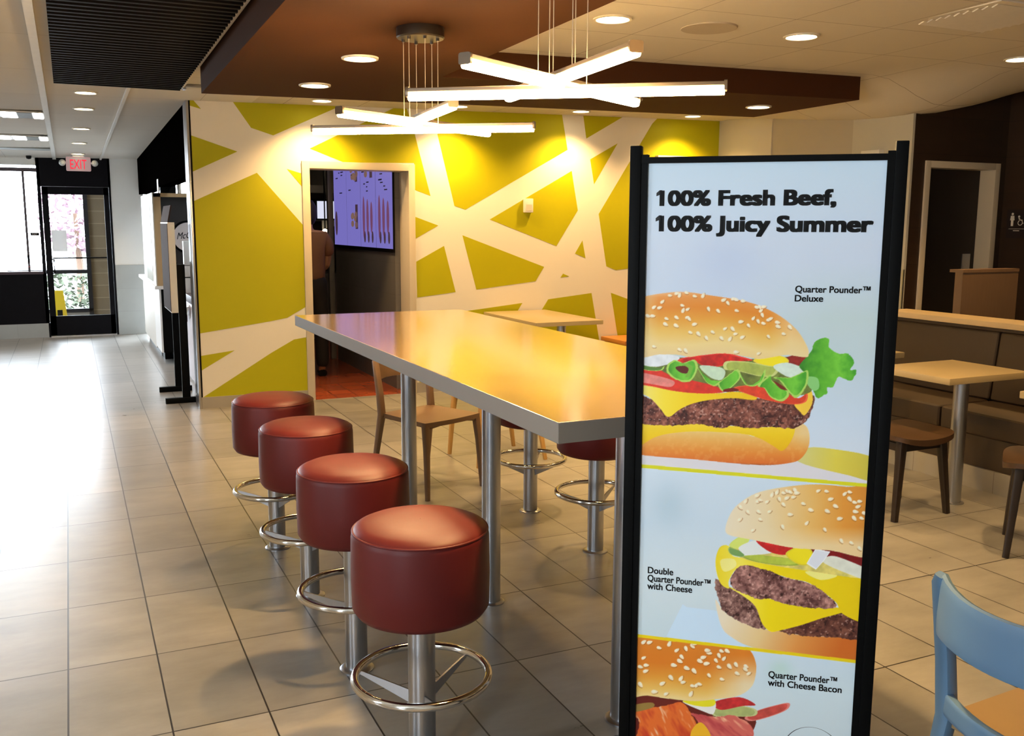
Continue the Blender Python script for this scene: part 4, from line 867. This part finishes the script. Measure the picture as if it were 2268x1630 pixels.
m = mask(C_, D, tb2); put(m, ramp((C_-660)/860+.12*(vnoise(C_, D, 240, 51)-.5), [(0, (240, 226, 200)), (.3, (238, 216, 172)), (.6, (236, 186, 104)), (.82, (228, 152, 58)), (1, (216, 138, 48))]))
put(m, (244, 222, 176), np.clip((D-380)/140, 0, .8))
seeds(C_, D, [(755,335),(865,225),(880,218),(950,185),(920,228),(995,212),(1020,245),(1140,240),(1185,278),(1060,305),(880,335),(870,288),(935,287),(805,290),(1285,285),(1335,255),(1305,212),(1360,330),(1270,397),(1160,357),(1015,380),(1450,232),(1480,226),(1470,258),(1455,288),(1510,298),(1447,328),(1492,328),(1420,212),(1370,465),(1430,477),(1480,510),(835,400),(760,260),(790,225),(1080,200),(1040,205),(1040,165),(1020,175),(1060,170),(1090,160),(1100,175),(1230,162),(1280,165),(1390,180),(1420,170),(980,170),(860,190)], 17)
# ---- panel 3
low3 = PY > 1412+(PX-1410)*.119
put(low3, ramp((D-1080)/700, [(0, (206, 222, 238)), (.4, (208, 224, 232)), (1, (204, 216, 222))])); put(low3, (178, 214, 196), .5*np.exp(-((C_-1000)/70)**2-((D-1240)/60)**2))
put(low3 & mask(C_, D, [(60, 1380), (330, 1418), (500, 1430), (620, 1440), (840, 1520), (820, 1640), (700, 1800), (400, 1860), (60, 1850)]), (104, 34, 24))
shape(C_, D, [(785, 1532), (860, 1490), (960, 1460), (1052, 1443), (1042, 1482), (950, 1522), (830, 1552)], (198, 76, 66), (226, 130, 120), var=.2)
shape(C_, D, [(595, 1480), (740, 1458), (852, 1482), (842, 1522), (700, 1524), (600, 1522)], (170, 178, 110), (200, 204, 140), var=.1); shape(C_, D, [(595, 1440), (750, 1408), (852, 1455), (770, 1462), (640, 1485)], (188, 46, 46), var=.25)
def bacon(pts, a, b_, ang, seed):
    u = C_*math.cos(ang)+D*math.sin(ang); v_ = -C_*math.sin(ang)+D*math.cos(ang)
    t_ = vnoise(u*.25, v_, 30, seed, 3); put(mask(C_, D, pts, True, 5, seed), ramp(t_*1.5-.25, [(0, a), (.5, b_), (.75, b_), (1, (244, 190, 150))]))
bacon([(450, 1500), (600, 1528), (720, 1520), (830, 1590), (800, 1700), (560, 1720), (500, 1550)], (180, 60, 66), (214, 104, 92), .7, 61)
bacon([(100, 1490), (300, 1460), (400, 1440), (455, 1500), (500, 1600), (450, 1700), (140, 1720), (150, 1560)], (196, 62, 34), (226, 108, 44), 1.1, 63)
shape(C_, D, [(460, 1620), (520, 1560), (580, 1640), (560, 1720), (470, 1720)], (240, 180, 40))
shape(C_, D, [(410, 1437), (480, 1424), (602, 1430), (597, 1508), (540, 1496)], (236, 232, 226)); shape(C_, D, [(410, 1432), (500, 1410), (602, 1424), (592, 1462), (500, 1462)], (236, 222, 40))
shape(C_, D, [(100, 1460), (220, 1440), (230, 1470), (100, 1500)], (150, 120, 60))
tb3 = [(60, 1000), (300, 980), (640, 1040), (800, 1110), (852, 1200), (848, 1290), (820, 1352), (740, 1402), (600, 1422), (480, 1432), (330, 1418), (200, 1398), (60, 1376)]
m = low3 & mask(C_, D, tb3); put(m, ramp((D-1060-(C_-140)*.03)/360+.12*(vnoise(C_, D, 240, 71)-.5), [(0, (222, 130, 40)), (.4, (220, 124, 34)), (.65, (228, 156, 58)), (.85, (236, 192, 100)), (1, (240, 212, 150))])); put(m, (240, 224, 190), np.clip((C_-560)/260, 0, .85)*np.clip((D-1150)/180, 0, 1))
seeds(C_, D, [(175,1075),(210,1077),(268,1110),(330,1085),(375,1125),(430,1115),(470,1100),(480,1085),(570,1140),(560,1125),(645,1130),(680,1130),(175,1170),(405,1165),(393,1190),(515,1190),(535,1168),(555,1205),(612,1187),(660,1175),(630,1157),(155,1225),(190,1215),(187,1250),(357,1215),(435,1233),(480,1250),(630,1227),(693,1222),(733,1212),(793,1222),(790,1240),(810,1265),(340,1290),(400,1295),(413,1318),(288,1325),(570,1277),(648,1300),(740,1265),(155,1332),(240,1375),(310,1388),(470,1340),(495,1335),(512,1330),(460,1388)], 18)
# yellow dividers
d1_ = PY-(1035+(PX-1424)*.0858); put((d1_ > -4) & (d1_ < 4), (222, 216, 32)); d2_ = PY-(1412+(PX-1410)*.119); put((d2_ > -4) & (d2_ < 3), (238, 208, 20))
CV = CV.reshape(NZ, SS, NS, SS, 3).mean((1, 3)); gs = np.tile(np.linspace(S0, S1, NS), (NZ, 1)); gz = np.tile(np.linspace(Z0, Z1, NZ)[:, None], (1, NS))
c8 = np.clip(CV/255, 0, 1); cl = np.where(c8 <= .04045, c8/12.92, ((c8+.055)/1.055)**2.4)*ART_GAIN
# sheet mesh (one flat printed sheet, colour carried by its points)
me = bpy.data.meshes.new('printed_sheet')
xs = gs-WD/2; zs = gz; ysh = .010-.0156*zs
me.vertices.add(NS*NZ); me.vertices.foreach_set('co', np.stack([xs, ysh, zs], -1).astype(np.float32).ravel())
i = np.arange(NS*NZ).reshape(NZ, NS); q = np.stack([i[:-1, :-1], i[:-1, 1:], i[1:, 1:], i[1:, :-1]], -1).reshape(-1, 4)
me.loops.add(q.size); me.loops.foreach_set('vertex_index', q.astype(np.int32).ravel())
me.polygons.add(len(q)); me.polygons.foreach_set('loop_start', np.arange(0, q.size, 4, dtype=np.int32)); me.update(calc_edges=True)
at = me.color_attributes.new('print', 'FLOAT_COLOR', 'POINT'); at.data.foreach_set('color', np.concatenate([cl, np.ones((NZ, NS, 1))], -1).astype(np.float32).ravel())
pm = bpy.data.materials.new('printed_paper'); pm.use_nodes = True; nt = pm.node_tree; an = nt.nodes.new('ShaderNodeAttribute'); an.attribute_name = 'print'
nt.links.new(an.outputs['Color'], nt.nodes['Principled BSDF'].inputs['Base Color']); nt.nodes['Principled BSDF'].inputs['Roughness'].default_value = .45; nt.nodes['Principled BSDF'].inputs['Specular IOR Level'].default_value = .3
me.materials.append(pm); sheet = bpy.data.objects.new('printed_sheet', me); col.objects.link(sheet); sheet.parent = ps
bk = B('backing_board', M_blackmetal, -WD/2+.041, WD/2-.041, .016, .026, Z0, Z1-.01, ps)
for v in bk.data.vertices: v.co.y -= .0156*v.co.z
def SP(s, z): return (s-WD/2, .010-.0156*z, z)
def stext(s, a, b, cap, bold=.028, shear=0): text_mesh('lettering', s, M_ink, SP(*a), SP(*b), (0, -.0156, 1), cap, sheet, bold=bold, shear=shear)
stext('100% Fresh Beef,', (.0614, 1.6600), (.4553, 1.6610), .0325, .05); stext('100% Juicy Summer', (.0610, 1.6020), (.5344, 1.6030), .0335, .05)
stext('Quarter Pounder\u2122', (.3775, 1.4675), (.5365, 1.4685), .0145, .028); stext('Deluxe', (.3775, 1.4468), (.4385, 1.4475), .0145, .028)
stext('Double', (.0628, .7690), (.1250, .7700), .0165, .024); stext('Quarter Pounder\u2122', (.0626, .7485), (.2150, .7515), .0165, .024); stext('with Cheese', (.0624, .7282), (.1718, .7304), .0165, .024)
stext('Quarter Pounder\u2122', (.3592, .5378), (.5160, .5432), .0165, .024); stext('with Cheese Bacon', (.3588, .5168), (.5275, .5225), .0165, .024)
rg = MB().ring(.066, .0011, (0, 0, 0), 64).build('round_mark', M_ink, sheet); rg.location = SP(.4682, .3585); rg.rotation_euler = (H90, 0, 0)
rg2 = MB().tube((-.035, 0, .035), (.045, 0, .02), .001, 6).build('round_mark_line', M_ink, sheet); rg2.location = SP(.4682, .360)
# the stand seen edge-on beside the yellow wall
bs = thing('poster_stand', 'black poster stand seen edge on, before the alcove at the yellow wall corner', 'sign stand', (.86, 9.27, 0), -H90)
for s in (-1, 1):
    MB().box(s*.325-.016, s*.325+.016, -.002, .066, .05, 1.25).build('post', M_blackmetal, bs, bevel=.002)
    MB().box(s*.325-.022, s*.325+.022, -.15, .15, 0, .05).build('foot', M_blackmetal, bs, bevel=.003)
B('panel', M_whitelam, -.34, .34, -.062, -.004, .82, 1.62, bs); MB().prism([(-.34, -.062, 1.62), (.34, -.062, 1.62), (.34, -.03, 1.77), (-.34, -.03, 1.77)], (0, .012, 0)).build('header_card', mat('taupe_card', (.05, .034, .03), .8, spec=.04), bs, smooth=False)
B('panel_face', MATS['taupe_card'], -.335, .335, -.066, -.062, .83, 1.61, bs)

# ------------------------------------------------------------------ outside, seen through the door and window
struct(B('pavement_outside', M_pavement, -14, 10, 15.08, 40, -.06, -.01))
struct(B('wall_vestibule', M_brick, .62, .8, 15.08, 17.0, 0, 2.7)); struct(B('ceiling_vestibule', M_cream, -3, .8, 15.08, 17.1, 2.62, 2.7))
struct(MB().box(.30, .62, 16.95, 17.1, 0, 2.7).build('wall_vestibule_return', M_brick, smooth=False))
vf = MB().box(.245, .31, 16.92, 17.0, 0, 2.6).box(-.9, .31, 16.92, 17.0, .17, .23).box(-.9, .31, 16.93, 16.99, .80, .86)
struct(vf.build('window_2', M_black, smooth=False)); struct(B('wall_vestibule_kick', mat('grey_ribbed', (.12, .11, .10), .8), -.9, .31, 16.94, 17.0, -.01, .17))
ws_ = thing('wet_floor_sign', 'yellow wet floor sign folded behind the glass exit door', 'sign', (-.16, 15.75, -.01))
for s in (-1, 1): MB().prism([(-.13, s*.16, 0), (.10, s*.16, 0), (.04, s*.02, .62), (-.07, s*.02, .62)], (0, s*.02, 0)).build('leaf', M_wetfloor, ws_, smooth=False)
MB().box(-.05, .02, -.181, -.179, .2, .34).build('warning_mark', M_blackmetal, ws_, smooth=False)
def foliage(name, label, cat, loc, rx, ry, rz, n, m, leaf, trunk=0, seed=1):
    t = thing(name, label, cat, loc); r = random.Random(seed); mb = MB()
    for k in range(n):
        a = r.uniform(0, 6.283); b_ = math.acos(r.uniform(-1, 1)); q = r.uniform(.45, 1)**.5
        c = Vector((rx*q*math.sin(b_)*math.cos(a), ry*q*math.sin(b_)*math.sin(a), rz*q*math.cos(b_)+rz+trunk)); d1v = Vector((r.gauss(0, 1), r.gauss(0, 1), r.gauss(0, 1))).normalized()*leaf; d2v = d1v.cross(Vector((r.gauss(0, 1), r.gauss(0, 1), r.gauss(0, 1)))).normalized()*leaf*.6
        mb.quad(c-d1v, c-d2v, c+d1v, c+d2v)
    mb.build('crown', m, t, smooth=False)
    if trunk: MB().sweep([(0, 0, -.02), (.04, .02, trunk*.6), (0, 0, trunk+rz)], [.10, .08, .04], [.10, .08, .04], n=10).build('trunk', M_bark, t)
foliage('blossom_tree', 'pink blossoming tree outside beyond the glass door', 'tree', (.15, 21.5, 0), .75, .9, .85, 900, M_blossom, .08, .95, 3)
foliage('low_hedge', 'low leafy hedge outside under the pink tree', 'hedge', (-.1, 19.5, 0), 1.3, .5, .34, 900, M_hedge, .06, 0, 5)
